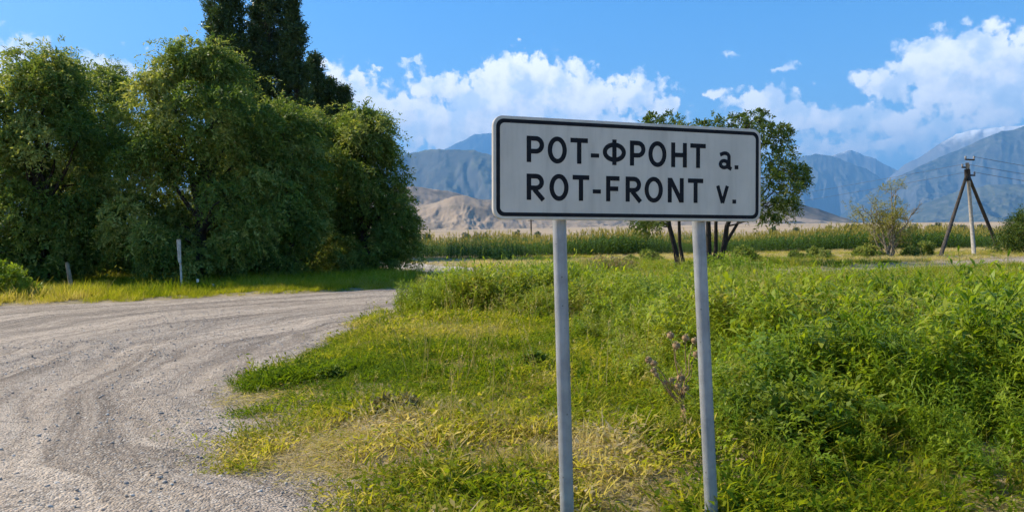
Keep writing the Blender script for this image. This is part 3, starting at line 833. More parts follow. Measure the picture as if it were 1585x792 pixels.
# half bare shrub
rng = np.random.default_rng(310)
base = at(1376, 400, 45.0); base[2] = float(ground_z(base[0], base[1]))
root = empty('bare_shrub', base)
tips = []
for i in range(9):
    az0 = rng.uniform(0, 2 * PI); spread = rng.uniform(0.5, 1.9)
    tip = np.array([math.cos(az0) * spread, math.sin(az0) * spread, rng.uniform(2.4, 4.0) - 0.35 * spread])
    if i == 0: tip = np.array([-1.5, 0.2, 3.2])
    if i == 1: tip = np.array([1.9, 0.1, 3.0])
    if i == 2: tip = np.array([0.2, 0.1, 4.3])
    P_ = limb_path([rng.normal() * 0.12, rng.normal() * 0.1, -0.1], tip, rng, 0.10, 8)
    bm = MB().tube(P_, np.linspace(0.075, 0.014, 8), 5)
    for j in range(9):
        k = rng.integers(2, 7)
        s0 = P_[k]; dr = unit(rng.normal(size=3) + np.array([0, 0, 1.1]) + 0.6 * unit(P_[7] - P_[0]))
        e = s0 + dr * rng.uniform(0.5, 1.25)
        pp = limb_path(s0, e, rng, 0.05, 5)
        bm.tube(pp, np.linspace(0.024, 0.008, 5), 4)
        tips.append(e + base)
        for q in range(2):
            e2 = pp[3] + unit(rng.normal(size=3) + dr * 1.4) * rng.uniform(0.3, 0.6)
            bm.tube(np.array([pp[3], (pp[3] + e2) / 2 + rng.normal(size=3) * 0.02, e2]), [0.012, 0.009, 0.006], 3, cap=False)
            tips.append(e2 + base)
    bm.build('branch', M['bark_grey'], root, True)
tips = np.array(tips)
sel = tips[(tips[:, 0] - base[0] < 0.5) & (rng.random(len(tips)) < 0.75) | (tips[:, 2] < base[2] + 1.6) & (rng.random(len(tips)) < 0.4)]
P = sprays(rng, sel, np.full(len(sel), 0.2), 8, 8, 0.30, 0.15, 0.7, 0.10, 0.04)
crown_obj(root, [P], M['olive'], 'foliage')
tag(root, 'half bare shrub with grey twigs and thin yellowish leaves', 'shrub')

def leafy_bush(name, px, py, dist, rx, ry, h, seed, mat, label, cat='bush', n=26, nsp=44, leaf=0.12, stems=True, droop=0.35):
    rng = np.random.default_rng(seed)
    base = at(px, py, dist); base[2] = float(ground_z(base[0], base[1]))
    root = empty(name, base)
    C = []; R = []
    for i in range(n):
        hf = (i + rng.random()) / n
        env = math.sqrt(max(0.05, 1 - (hf * 1.02) ** 2.4))
        th = rng.random() * 2 * PI; q = rng.random() ** 0.5
        cr = min(rx, h) * (0.2 + 0.12 * rng.random())
        C.append(base + np.array([rx * env * q * math.cos(th), ry * env * q * math.sin(th), max(cr * 0.5, hf * h - cr)]))
        R.append(cr)
    P = sprays(rng, C, R, nsp, 9, max(0.12, 0.22 * h), droop, 0.5, leaf, leaf * 0.42, base[:2], 0.5)
    crown_obj(root, [P], M[mat], 'foliage')
    if stems:
        tb = MB()
        for i in rng.choice(n, min(n, 12), replace=False):
            tb.tube(limb_path([0, 0, -0.05], np.array(C[i]) - base, rng), np.linspace(0.035, 0.01, 6) * max(0.3, min(1, h / 2.5)), 4)
        tb.build('stem', M['bark'], root, True)
    tag(root, label, cat)
    return root
leafy_bush('green_bush', 1588, 396, 45.5, 1.9, 1.7, 2.9, 320, 'locust', 'dark green bush cut by the right edge beside the power pole', n=40, nsp=50)
leafy_bush('green_bush', 0, 462, 22.6, 1.0, 0.7, 1.15, 321, 'brightbush', 'bright sunlit green bush at the left edge of the road', n=26, nsp=44, leaf=0.09)

for k, (px, dd, rx, h, lab) in enumerate(((40, 33, 1.9, 2.4, 'dark shrub in the shade below the leftmost trees'), (140, 34, 1.9, 2.6, 'dark shrub in the shade behind the wooden post'), (225, 34, 1.8, 2.2, 'dark shrub in the shade left of the white post'),
        (375, 35, 2.0, 2.6, 'dark shrub under the broadest tree, right of the white post'), (470, 38, 2.0, 2.4, 'dark shrub under the leafy tree below the poplars'), (535, 40, 1.8, 2.2, 'dark shrub beside the stem of the last leafy tree'), (310, 36, 2.0, 2.4, 'dark shrub directly behind the white post'))):
    leafy_bush('shade_shrub', px, 430, dd, rx, 1.2, h, 340 + k, 'elm', lab, 'shrub', n=22, nsp=40, leaf=0.15)
for k, (px, py, rx, h, mt, lab) in enumerate(((1150, 408, 0.9, 0.9, 'elm', 'low dark bush at the foot of the leafy tree behind the sign'), (1345, 400, 1.2, 0.8, 'elm', 'low dark bush left of the half bare shrub'), (1425, 398, 1.3, 0.9, 'elm', 'low dark bush between the bare shrub and the power pole'),
        (1000, 405, 1.4, 0.75, 'elm', 'low dark bush between the sign posts before the maize'), (1255, 402, 1.5, 0.7, 'elm', 'low wide bush in front of the maize right of the sign'), (770, 404, 1.3, 0.8, 'elm', 'low dark bush before the maize left of the near post'))):
    dd = float(gnd(px, py)[1])
    leafy_bush('low_bush', px, py, dd, rx, rx * 0.7, h, 360 + k, mt, lab, n=20, nsp=34, leaf=0.11)
# far trees on the plain
far = [(637, 345, 371, 4.5, 380, 'slim far tree close to the last leafy tree'), (662, 362, 371, 6, 420, 'squat dark far tree on the plain near the dirt track'),
       (722, 361, 369, 9, 520, 'round far tree, first of the clump left of the sign'), (738, 362, 369, 8, 525, 'low far tree in the middle of the clump left of the sign'), (752, 361, 368, 8, 530, 'far tree, last of the clump left of the sign'),
       (800, 357, 368, 7, 480, 'dark far tree just under the lower left corner of the sign'), (832, 359, 368, 6, 500, 'far tree between the thin pole and the sign post'),
       (1196, 352, 363, 5, 430, 'far tree below the leafy crown right of the sign'), (1232, 353, 362, 5, 440, 'small far tree on the pale plain right of the sign'), (1284, 350, 361, 3, 430, 'thin far tree standing alone on the pale plain'),
       (1312, 347, 361, 3, 430, 'slim far poplar, first of a short row'), (1320, 347, 361, 3, 432, 'slim far poplar, second of a short row'), (1328, 348, 361, 3, 434, 'slim far poplar, third of a short row'),
       (1415, 348, 359, 7, 450, 'low far tree behind the half bare shrub'), (1440, 349, 358, 6, 455, 'far tree left of the power pole'), (1452, 345, 358, 5, 450, 'taller far tree just left of the power pole legs'),
       (1474, 349, 358, 8, 460, 'far tree between the legs of the power pole'), (1490, 350, 358, 8, 465, 'far tree close behind the middle pole leg'), (1520, 349, 357, 8, 470, 'far tree between middle and outer pole legs')]
for k, (px, yt, yb, hw, d, lab) in enumerate(far):
    rng = np.random.default_rng(400 + k)
    base = at(px, yb, d); base[2] = float(ground_z(base[0], base[1]))
    h = at(px, yt, d)[2] - base[2]; w = hw / FPX * d
    root = empty('far_tree', base)
    n = 14
    C = [base + np.array([rng.uniform(-1, 1) * w * 0.7 * math.sin(PI * (0.2 + 0.75 * i / n)), rng.uniform(-1, 1) * w * 0.7, h * (0.25 + 0.68 * i / n)]) for i in range(n)]
    P = sprays(rng, C, np.full(n, max(0.5, w * 0.42)), 22, 5, 0.9, 0.3, 0.3, 0.7, 0.34)
    crown_obj(root, [P], M['poplar'])
    MB().tube(np.array([[0, 0, -0.5], [0, 0, h * 0.5], [0.1, 0, h * 0.85]]), [0.3, 0.2, 0.05], 5).build('trunk', M['bark'], root, True)
    tag(root, lab, 'tree', 'far trees on the plain')

# ------------------------------------------------------------------ power pole
def pole_part(root, name, a, b, r0, r1, mat, k=8):
    base = np.array(root.location)
    return MB().tube(np.array([a, (np.asarray(a) + b) / 2, b]) - base, [r0, (r0 + r1) / 2, r1], k).build(name, mat, root, True)
top = at(1497, 252, 46.0); 
pb = at(1508, 398, 46.0); pb[2] = float(ground_z(pb[0], pb[1]))
root = empty('power_pole', pb)
leg_top = at(1497, 262, 46.0)
l1 = at(1455, 399, 44.8); l1[2] = float(ground_z(l1[0], l1[1])) - 0.1
l2 = at(1549, 394, 48.5); l2[2] = float(ground_z(l2[0], l2[1])) - 0.1
midb = pb.copy(); midb[2] -= 0.15
pole_part(root, 'pole', midb, top, 0.125, 0.10, M['concrete'])
pole_part(root, 'leg', l1, at(1496, 272, 45.9), 0.125, 0.095, M['pole_wood'])
pole_part(root, 'leg', l2, at(1499, 272, 46.2), 0.125, 0.095, M['pole_wood'])
arms = []
for (py, x0, x1, nm) in ((247, 1494, 1508, 'crossarm'), (259, 1489, 1500, 'crossarm'), (271, 1495, 1509, 'crossarm')):
    a = at(x0, py, 45.95); c = at(x1, py + 0.5, 46.1)
    cr = pole_part(root, nm, a, c, 0.05, 0.05, M['iron'], 6)
    for px in (x0 + 0.5, x1 - 0.5):
        p = at(px, py - 0.6, 46.0) - pb
        ins = MB().tube(np.array([p + [0, 0, 0.0], p + [0, 0, 0.06], p + [0, 0, 0.09], p + [0, 0, 0.16], p + [0, 0, 0.2]]), [0.02, 0.075, 0.055, 0.065, 0.02], 8).build('insulator', M['porcelain'], cr, True)
        arms.append(p + pb + [0, 0, 0.15])
MB().tube(np.array([leg_top, at(1498, 280, 46.0)]) - pb, [0.17, 0.17], 8).build('collar', M['iron'], root, True)
tag(root, 'three legged power pole with crossarms and insulators', 'power pole')
def sag_wire(a, b, sag, label, r=0.011):
    a = np.asarray(a, float); b = np.asarray(b, float)
    t = np.linspace(0, 1, 24)[:, None]
    P_ = a + (b - a) * t - np.array([0, 0, sag]) * 4 * t * (1 - t)
    o = MB().tube(P_ - a, r, 5).build('power_line', M['wire'], None, True)
    o.location = a
    tag(o, label, 'wire', 'overhead wires of the power pole')
nxt = at(2050, 300, 66)
for k, (i, dz, lab) in enumerate(((1, 0.9, 'uppermost wire running right from the power pole top'), (3, 0.35, 'middle wire running right from the power pole'), (5, -0.2, 'lowest wire running right from the power pole'))):
    sag_wire(arms[i], nxt + np.array([0, 0, dz]), 0.9, lab, 0.013)
fp = at(822, 345, 170.0); fp[2] = 5.6
sag_wire(arms[2], fp + np.array([-0.3, 0, 0]), 1.4, 'upper thin wire running left to the pole behind the sign', 0.009)
sag_wire(arms[4], fp + np.array([0.3, 0, -0.4]), 1.7, 'lower thin wire running left to the pole behind the sign', 0.009)
fb_ = np.array([fp[0], fp[1], float(ground_z(fp[0], fp[1]))])
root = empty('utility_pole', fb_)
MB().tube(np.array([[0, 0, -0.2], [0, 0, 3.0], [0, 0, fp[2] + 0.3]]), [0.2, 0.18, 0.15], 7).build('pole', M['pole_wood'], root, True)
MB().box((0, 0, fp[2]), (0.7, 0.05, 0.06)).build('crossarm', M['iron'], root)
tag(root, 'thin dark distant pole under the sign, left of the near post', 'pole')

# ------------------------------------------------------------------ posts by the trees
wp = at(279.5, 440, 24.6); wp[2] = float(ground_z(wp[0], wp[1]))
root = empty('white_post', wp)
hgt_ = at(279, 370, 24.6)[2] - wp[2]
MB().tube(np.array([[0.04, 0, -0.1], [0.02, 0, hgt_ * 0.5], [0, 0, hgt_ * 0.55]]), [0.032, 0.036, 0.04], 8).build('shaft', M['white_paint'], root, True)
MB().tube(np.array([[0, 0, hgt_ * 0.551], [-0.01, 0, hgt_ * 0.62], [-0.02, 0, hgt_ * 0.97], [-0.02, 0, hgt_]]), [0.042, 0.058, 0.07, 0.06], 8).build('head', M['white_paint'], root, True)
tag(root, 'pale slender post with a thicker top in front of the trees', 'post')
wd = at(108, 446, 24.8); wd[2] = float(ground_z(wd[0], wd[1]))
root = empty('wooden_post', wd)
MB().tube(np.array([[0.03, 0, -0.1], [0.02, 0.01, 0.4], [-0.05, 0, 0.95], [-0.09, 0, 1.05]]), [0.075, 0.07, 0.065, 0.045], 7).build('stake', M['bark_grey'], root, True)
MB().tube(np.array([[-0.12, -0.05, -0.1], [-0.16, -0.03, 0.45]]), [0.05, 0.035], 6).build('stub', M['bark_grey'], root, True)
tag(root, 'short weathered wooden post at the road edge under the leftmost tree', 'post')
for (px, py, s, lab) in ((306, 434, 0.055, 'small white scrap in the grass right of the white post'), (330, 441, 0.04, 'smaller white scrap lying nearer the road under the trees')):
    p = at(px, py, 24.4); p[2] = max(p[2], float(ground_z(p[0], p[1])) + 0.1)
    rng = np.random.default_rng(px)
    gx_, gy_ = np.meshgrid(np.linspace(-1, 1, 6), np.linspace(-1, 1, 6))
    zz = rng.normal(size=36) * 0.35 + 0.6 * gx_.ravel()
    V = np.stack([gx_.ravel() * s * 0.6, zz * s * 0.5, gy_.ravel() * s + rng.normal(size=36) * s * 0.1], 1)
    I = np.arange(36).reshape(6, 6)
    F = np.stack([I[:-1, :-1].ravel(), I[:-1, 1:].ravel(), I[1:, 1:].ravel(), I[1:, :-1].ravel()], 1)
    o = obj('paper_scrap', mesh_np('paper_scrap', V, F, True), M['scrap']); o.location = p
    tag(o, lab, 'litter', 'white scraps under the trees')

# ------------------------------------------------------------------ the sign
SW, SH = 1.672, 0.55
ax, ac, ar_ = 0.3165, -0.0026, -0.0191
ex = Vector((math.cos(ax) * math.cos(ar_), math.sin(ax) * math.cos(ar_), math.sin(ar_)))
ny_ = Vector((-math.sin(ax), math.cos(ax), 0))           # away from the viewer
ez = ex.cross(ny_).normalized()
ny_ = ez.cross(ex).normalized()
SM = Matrix((ex, ny_, ez)).transposed().to_4x4()
SM.translation = Vector((0.7042, 4.195, 1.9657))
root = empty('road_sign', (0.72, 4.25, 0.0))
INV = root.matrix_world.copy(); INV.translation = -Vector((0.72, 4.25, 0.0))
def sign_part(name, me, mat, parent=root, smooth=False):
    o = obj(name, me, mat, None)
    o.parent = parent
    if parent is root:
        o.matrix_parent_inverse = Matrix.Identity(4)
        o.matrix_local = Matrix.Translation((-0.72, -4.25, 0)) @ SM
    return o
def rrect(w, h, r, n=8):
    pts = []
    for cx_, cy_, a0 in ((w / 2 - r, h / 2 - r, 0), (-w / 2 + r, h / 2 - r, 90), (-w / 2 + r, -h / 2 + r, 180), (w / 2 - r, -h / 2 + r, 270)):
        for k in range(n + 1):
            a = math.radians(a0 + 90 * k / n)
            pts.append((cx_ + r * math.cos(a), cy_ + r * math.sin(a)))
    return pts
# panel: pressed sheet with a turned-back rim
def loft(loops, cap_first=True, cap_last=True):
    """loops: list of lists of (x,y,z) of equal length -> mesh with ngons at the ends"""
    V = []; F = []
    n = len(loops[0])
    for lp in loops:
        V += lp
    for i in range(len(loops) - 1):
        for j in range(n):
            F.append((i * n + j, i * n + (j + 1) % n, (i + 1) * n + (j + 1) % n, (i + 1) * n + j))
    if cap_first:
        F.append(tuple(range(n))[::-1])
    if cap_last:
        F.append(tuple(range((len(loops) - 1) * n, len(loops) * n)))
    me = bpy.data.meshes.new('loft')
    me.from_pydata(V, [], F)
    me.update()
    return me
R0 = 0.055
lp = []
for (d, y) in ((0.006, 0.0), (0.002, 0.0008), (0.0, 0.003), (0.0, 0.028), (0.004, 0.030), (0.012, 0.030), (0.014, 0.006)):
    lp.append([(x, y, z) for x, z in rrect(SW - 2 * d, SH - 2 * d, R0 - d)])
me = loft(lp)
m, nt, b = new_mat('sign_white')
t = nd(nt, 'ShaderNodeTexCoord'); o_ = t.outputs['Object']
f1 = smooth_range(nt, noise(nt, o_, 2.6, 6, 0.62), 0.35, 0.7)
mpd = nd(nt, 'ShaderNodeMapping'); mpd.inputs['Scale'].default_value = (9, 9, 1.2); lk(nt, o_, mpd.inputs[0])
f2 = smooth_range(nt, noise(nt, mpd.outputs[0], 1.0, 6, 0.65), 0.42, 0.72, 0, 0.75)
vd = nd(nt, 'ShaderNodeTexVoronoi'); vd.inputs['Scale'].default_value = 13; lk(nt, o_, vd.inputs['Vector'])
spk = smooth_range(nt, vd.outputs['Distance'], 0.05, 0.03)
msk = smooth_range(nt, noise(nt, o_, 4.0, 2), 0.56, 0.62)
c = mixc(nt, f1, (0.60, 0.545, 0.465), (0.53, 0.485, 0.415))
c = mixc(nt, f2, c, (0.43, 0.39, 0.33))
c = mixc(nt, math_node(nt, 'MULTIPLY', spk, math_node(nt, 'MULTIPLY', msk, 0.75)), c, (0.16, 0.15, 0.13))
lk(nt, c, b.inputs['Base Color']); b.inputs['Roughness'].default_value = 0.42; b.inputs['Specular IOR Level'].default_value = 0.4
M['sign_white'] = m
sign_part('panel', me, m)
# black border: a ring standing 1 mm proud
o1 = rrect(SW - 2 * 0.0165, SH - 2 * 0.0165, R0 - 0.012); o2 = rrect(SW - 2 * 0.0375, SH - 2 * 0.0375, R0 - 0.028)
n = len(o1); V = [(x, -0.001, z) for x, z in o1] + [(x, -0.001, z) for x, z in o2] + [(x, 0.001, z) for x, z in o1] + [(x, 0.001, z) for x, z in o2]
F = []
for j in range(n):
    k = (j + 1) % n
    F += [(j, n + j, n + k, k), (2 * n + j, j, k, 2 * n + k), (n + j, 3 * n + j, 3 * n + k, n + k)]
me = bpy.data.meshes.new('border'); me.from_pydata(V, [], F); me.update()
sign_part('border', me, M['letter'])

# lettering: strokes in a unit cell (x 0..1 of the letter width, z 0..1 of the cap height)
def arc(cx_, cy_, rx, ry, a0, a1, n=14):
    return [(cx_ + rx * math.cos(math.radians(a0 + (a1 - a0) * i / n)), cy_ + ry * math.sin(math.radians(a0 + (a1 - a0) * i / n))) for i in range(n + 1)]
def ribbon(pts, t, closed=False, sx=1.0):
    """flat stroke of width t along pts"""
    P_ = np.array(pts, float); n = len(P_)
    if closed:
        T = np.roll(P_, -1, 0) - np.roll(P_, 1, 0)
    else:
        T = np.gradient(P_, axis=0)
    T /= np.linalg.norm(T, axis=1)[:, None]
    N = np.stack([-T[:, 1], T[:, 0]], 1)
    w = np.full(n, t / 2)
    if not closed:
        for i in range(1, n - 1):                         # mitre
            a = P_[i] - P_[i - 1]; c = P_[i + 1] - P_[i]
            cs = np.dot(a, c) / (np.linalg.norm(a) * np.linalg.norm(c))
            na = np.array([-a[1], a[0]]) / np.linalg.norm(a); nc = np.array([-c[1], c[0]]) / np.linalg.norm(c)
            mm = na + nc; mm /= np.linalg.norm(mm); N[i] = mm
            w[i] = t / 2 / max(0.5, np.dot(mm, na))
    return P_ + N * w[:, None], P_ - N * w[:, None]
def glyph(ch, w, h, t):
    """list of (polyline, closed) in metres"""
    x0, x1 = t / 2, w - t / 2; y0, y1 = t / 2, h - t / 2
    if ch in 'PR':
        yb = h * (0.42 if ch == 'P' else 0.46); r = (y1 - yb) / 2; cx_ = max(x0 + 0.01, x1 - r)
        if ch == 'R':
            x1r = x1 - 0.10 * w
            cx_ = max(x0 + 0.01, x1r - r)
        S = [([(x0, 0), (x0, h)], False), ([(x0 + t / 2, y1)] + arc(cx_, (y1 + yb) / 2, r, r, 90, -90) + [(x0 + t / 2, yb)], False)]
        if ch == 'R':
            S.append(([(cx_ - 0.1 * w, yb - t * 0.3), (w - t * 0.55, 0)], False))
        return S
    if ch == 'O':
        return [(arc(w / 2, h / 2, w / 2 - t / 2, h / 2 - t / 2, 0, 360, 40)[:-1], True)]
    if ch == 'T':
        return [([(0, y1), (w, y1)], False), ([(w / 2, 0), (w / 2, h - t)], False)]
    if ch == 'H':
        return [([(x0, 0), (x0, h)], False), ([(x1, 0), (x1, h)], False), ([(t, h * 0.5), (w - t, h * 0.5)], False)]
    if ch == 'F':
        return [([(x0, 0), (x0, h)], False), ([(t, y1), (w, y1)], False), ([(t, h * 0.5), (w * 0.9, h * 0.5)], False)]
    if ch == 'N':
        return [([(x0, 0), (x0, h)], False), ([(x1, 0), (x1, h)], False), ([(x0 + t * 0.1, h - t * 0.2), (x1 - t * 0.1, t * 0.2)], False)]
    if ch in '-.':
        return [([(0, h / 2), (w, h / 2)], False)]
    if ch == 'F2':
        return []
    if ch == '\u0424':
        return [(arc(w / 2, h * 0.5, w / 2 - t / 2, h * 0.385 - t / 2, 0, 360, 40)[:-1], True), ([(w / 2, 0), (w / 2, h)], False)]
    if ch == 'v':
        return [([(t * 0.45, h), (w / 2, t * 0.1)], False), ([(w - t * 0.45, h), (w / 2, t * 0.1)], False)]
    if ch == 'a':
        bw = w - t * 0.5
        return [([(w * 0.10, h * 0.80)] + arc(w * 0.48, h * 0.70, w * 0.48 - t * 0.62, h * 0.30 - t / 2, 125, 0, 10) + [(w - t * 0.78, t * 0.5), (w, t * 0.15)], False),
                (arc(w * 0.42, h * 0.29, w * 0.42 - t / 2, h * 0.29 - t / 2, 0, 360, 28)[:-1], True)]
B1, B2, CH = 0.0328, -0.1695, 0.1405
T_ = 0.0255
TEXT = [('P', -0.6488, -0.5495, B1, CH), ('O', -0.5283, -0.4169, B1 - 0.003, CH + 0.006), ('T', -0.3953, -0.2922, B1, CH), ('-', -0.2737, -0.2240, 0.0700, 0.0226), ('\u0424', -0.2017, -0.0600, B1, CH + 0.001),
        ('P', -0.0344, 0.0624, B1, CH), ('O', 0.0819, 0.1966, B1 - 0.003, CH + 0.006), ('H', 0.2279, 0.3295, B1, CH), ('T', 0.3528, 0.4553, B1, CH), ('a', 0.5435, 0.6300, B1 - 0.003, 0.106), ('.', 0.6521, 0.6774, B1, 0.0235),
        ('R', -0.6490, -0.5396, B2, CH), ('O', -0.5183, -0.4067, B2 - 0.003, CH + 0.006), ('T', -0.3824, -0.2834, B2, CH), ('-', -0.2622, -0.2133, -0.1278, 0.0226), ('F', -0.1812, -0.0991, B2, CH),
        ('R', -0.0609, 0.0460, B2, CH), ('O', 0.0579, 0.1740, B2 - 0.003, CH + 0.006), ('N', 0.2063, 0.3096, B2, CH), ('T', 0.3376, 0.4390, B2, CH), ('v', 0.5271, 0.6121, B2, 0.103), ('.', 0.6375, 0.6630, B2, 0.0235)]
for ch, xa, xb, zb, hh in TEXT:
    V = []; F = []
    for k, (pts, closed) in enumerate(glyph(ch, xb - xa, hh, T_ * (0.86 if ch in 'av' else 1.0))):
        th = hh if ch in '-.' else T_ * (0.86 if ch in 'av' else 1.0)
        A_, B_ = ribbon(pts, th, closed)
        n = len(A_); yf = -0.0012 - 0.0003 * k
        o0 = len(V)
        for Q in (A_, B_):
            V += [(xa + q[0], yf, zb + q[1]) for q in Q]
        for Q in (A_, B_):
            V += [(xa + q[0], 0.0005, zb + q[1]) for q in Q]
        for j in range(n if closed else n - 1):
            i2 = (j + 1) % n
            F += [(o0 + j, o0 + n + j, o0 + n + i2, o0 + i2), (o0 + j, o0 + i2, o0 + 2 * n + i2, o0 + 2 * n + j), (o0 + n + j, o0 + 3 * n + j, o0 + 3 * n + i2, o0 + n + i2)]
        if not closed:
            F += [(o0, o0 + 2 * n, o0 + 3 * n, o0 + n), (o0 + n - 1, o0 + 2 * n - 1, o0 + 4 * n - 1, o0 + 3 * n - 1)]
    me = bpy.data.meshes.new('letter'); me.from_pydata(V, [], F); me.update()
    sign_part('hyphen' if ch == '-' else 'full_stop' if ch == '.' else 'letter', me, M['letter'])
# galvanised posts behind the panel, rails and clamps
m, nt, b = new_mat('galvanised_steel')
t = nd(nt, 'ShaderNodeTexCoord'); o_ = t.outputs['Object']
f1 = smooth_range(nt, noise(nt, o_, 9, 6, 0.6), 0.35, 0.7)
mpd = nd(nt, 'ShaderNodeMapping'); mpd.inputs['Scale'].default_value = (22, 22, 1.6); lk(nt, o_, mpd.inputs[0])
f2 = smooth_range(nt, noise(nt, mpd.outputs[0], 1, 6, 0.7), 0.45, 0.75, 0, 0.6)
vd = nd(nt, 'ShaderNodeTexVoronoi'); vd.inputs['Scale'].default_value = 16; lk(nt, o_, vd.inputs['Vector'])
c = mixc(nt, f1, (0.34, 0.345, 0.35), (0.25, 0.255, 0.26)); c = mixc(nt, f2, c, (0.17, 0.17, 0.17))
c = mixc(nt, smooth_range(nt, vd.outputs['Distance'], 0.09, 0.05, 0, 0.8), c, (0.08, 0.075, 0.07))
lk(nt, c, b.inputs['Base Color']); b.inputs['Roughness'].default_value = 0.5; b.inputs['Metallic'].default_value = 0.15
M['galv'] = m
ro = np.array([0.72, 4.25, 0.0])
for (xt, yt, zt, xbm, ybm, xs) in ((0.2665, 4.132, 1.695, 0.282, 4.132, -0.42), (1.107, 4.400, 1.677, 1.160, 4.400, 0.46)):
    topz = 2.235
    lean = (xt - xbm) / zt
    P_ = np.array([[xbm - lean * 0.4, ybm, -0.4], [xbm, ybm, 0.0], [xt, yt, zt], [xbm + lean * topz, yt, topz]])
    sp_o = MB().tube(P_ - ro, 0.0385, 24).build('post', M['galv'], root, True)
    for zz in (1.82, 2.12):
        c0 = np.array([xbm + lean * zz, yt, zz]) - ro
        th = np.linspace(-0.3 * PI, 1.3 * PI, 12)
        ring = np.stack([c0[0] + 0.043 * np.cos(th + ax), c0[1] + 0.043 * np.sin(th + ax), np.full(12, c0[2])], 1)
        MB().tube(ring, 0.007, 6).build('clamp', M['galv'], sp_o, True)
for zz in (-0.15, 0.155):
    me = MB().box((0, 0.019, zz), (SW / 2 - 0.08, 0.0115, 0.018)).mesh('rail')
    sign_part('rail', me, M['galv'])
tag(root, 'white village name sign in two scripts on two grey steel posts', 'road sign')

# ------------------------------------------------------------------ plants of the verge
def blade_set(rng, n, h0, h1, spread, w, lean=0.6, curl=0.6, seg=3):
    mb = MB()
    for i in range(n):
        h = rng.uniform(h0, h1); a = rng.uniform(0, 2 * PI); r = spread * math.sqrt(rng.random())
        b0 = np.array([r * math.cos(a), r * math.sin(a), -0.02])
        a2 = a + rng.normal() * 0.9
        d = np.array([math.cos(a2), math.sin(a2), 0]); sd_ = np.array([-d[1], d[0], 0])
        l0 = abs(rng.normal()) * lean * 0.5 + 0.08; c0 = rng.uniform(0.1, 1.0) * curl
        V = []
        for k in range(seg + 1):
            s = k / seg
            p = b0 + d * h * (l0 * s + c0 * s * s * 0.7) + np.array([0, 0, h * (s - 0.28 * c0 * s * s)])
            ww = w * (1 - s ** 1.6) * 0.5 + 0.0004
            V += [p - sd_ * ww, p + sd_ * ww]
        F = [(2 * k, 2 * k + 1, 2 * k + 3, 2 * k + 2) for k in range(seg)]
        mb.add(V, F, rng.random())
    return mb
def weed_stalk(rng, h, nleaf, leafL, leafW, branches=4, nst=3):
    mb = MB()
    P = []; D = []; N = []; L = []; W = []; A = []
    for s_ in range(nst):
        a = rng.uniform(0, 2 * PI); tilt = rng.uniform(0.05, 0.35)
        hh = h * rng.uniform(0.7, 1.1)
        b0 = np.array([rng.normal() * 0.05, rng.normal() * 0.05, -0.02])
        path = np.array([b0 + np.array([math.cos(a) * tilt * hh * s ** 1.5, math.sin(a) * tilt * hh * s ** 1.5, hh * s]) for s in np.linspace(0, 1, 5)])
        mb.tube(path, np.linspace(0.004, 0.0015, 5), 3, cap=False, a=0.5)
        segs = [(path, nleaf)]
        for k in range(branches):
            i0 = rng.integers(1, 4); s0 = path[i0]; a3 = rng.uniform(0, 2 * PI); ln = hh * rng.uniform(0.2, 0.4)
            e = s0 + np.array([math.cos(a3) * ln * 0.7, math.sin(a3) * ln * 0.7, ln * 0.75])
            p2 = np.array([s0, (s0 + e) / 2 + [0, 0, 0.01], e])
            mb.tube(p2, [0.0025, 0.002, 0.001], 3, cap=False, a=0.5)
            segs.append((p2, nleaf // 2))
        for (pp, nl) in segs:
            tt = np.linspace(0.12, 1.0, nl)
            idx = tt * (len(pp) - 1)
            pos = np.stack([np.interp(idx, np.arange(len(pp)), pp[:, j]) for j in range(3)], 1)
            for q in range(nl):
                aa = q * 2.4 + rng.normal() * 0.4
                el = rng.uniform(-0.25, 0.8) + (0.5 if q == nl - 1 else 0)
                d = np.array([math.cos(aa) * math.cos(el), math.sin(aa) * math.cos(el), math.sin(el)])
                f = (1.1 - 0.55 * tt[q])
                P.append(pos[q]); D.append(d); L.append(leafL * f * rng.uniform(0.7, 1.2)); W.append(leafW * f * rng.uniform(0.7, 1.2)); A.append(rng.random())
    P = np.array(P); D = np.array(D); L = np.array(L)[:, None]; W = np.array(W)[:, None]; A = np.array(A)
    S = unit(np.cross(D, np.array([0, 0, 1.0]))); U = np.cross(S, D)
    # leaf: two quads, bent down at the tip
    a_ = P - S * W * 0.12; b_ = P + S * W * 0.12
    c_ = P + D * L * 0.5 - S * W * 0.5 + U * L * 0.06; d_ = P + D * L * 0.5 + S * W * 0.5 + U * L * 0.06
    e_ = P + D * L * 0.98 - S * W * 0.05 - U * L * 0.14; f_ = P + D * L * 0.98 + S * W * 0.05 - U * L * 0.14
    V = np.stack([a_, b_, c_, d_, e_, f_], 1).reshape(-1, 3)
    i = np.arange(len(P)) * 6
    F = np.concatenate([np.stack([i, i + 1, i + 3, i + 2], 1), np.stack([i + 2, i + 3, i + 5, i + 4], 1)])
    mb.add(V, F, np.repeat(A, 6))
    return mb
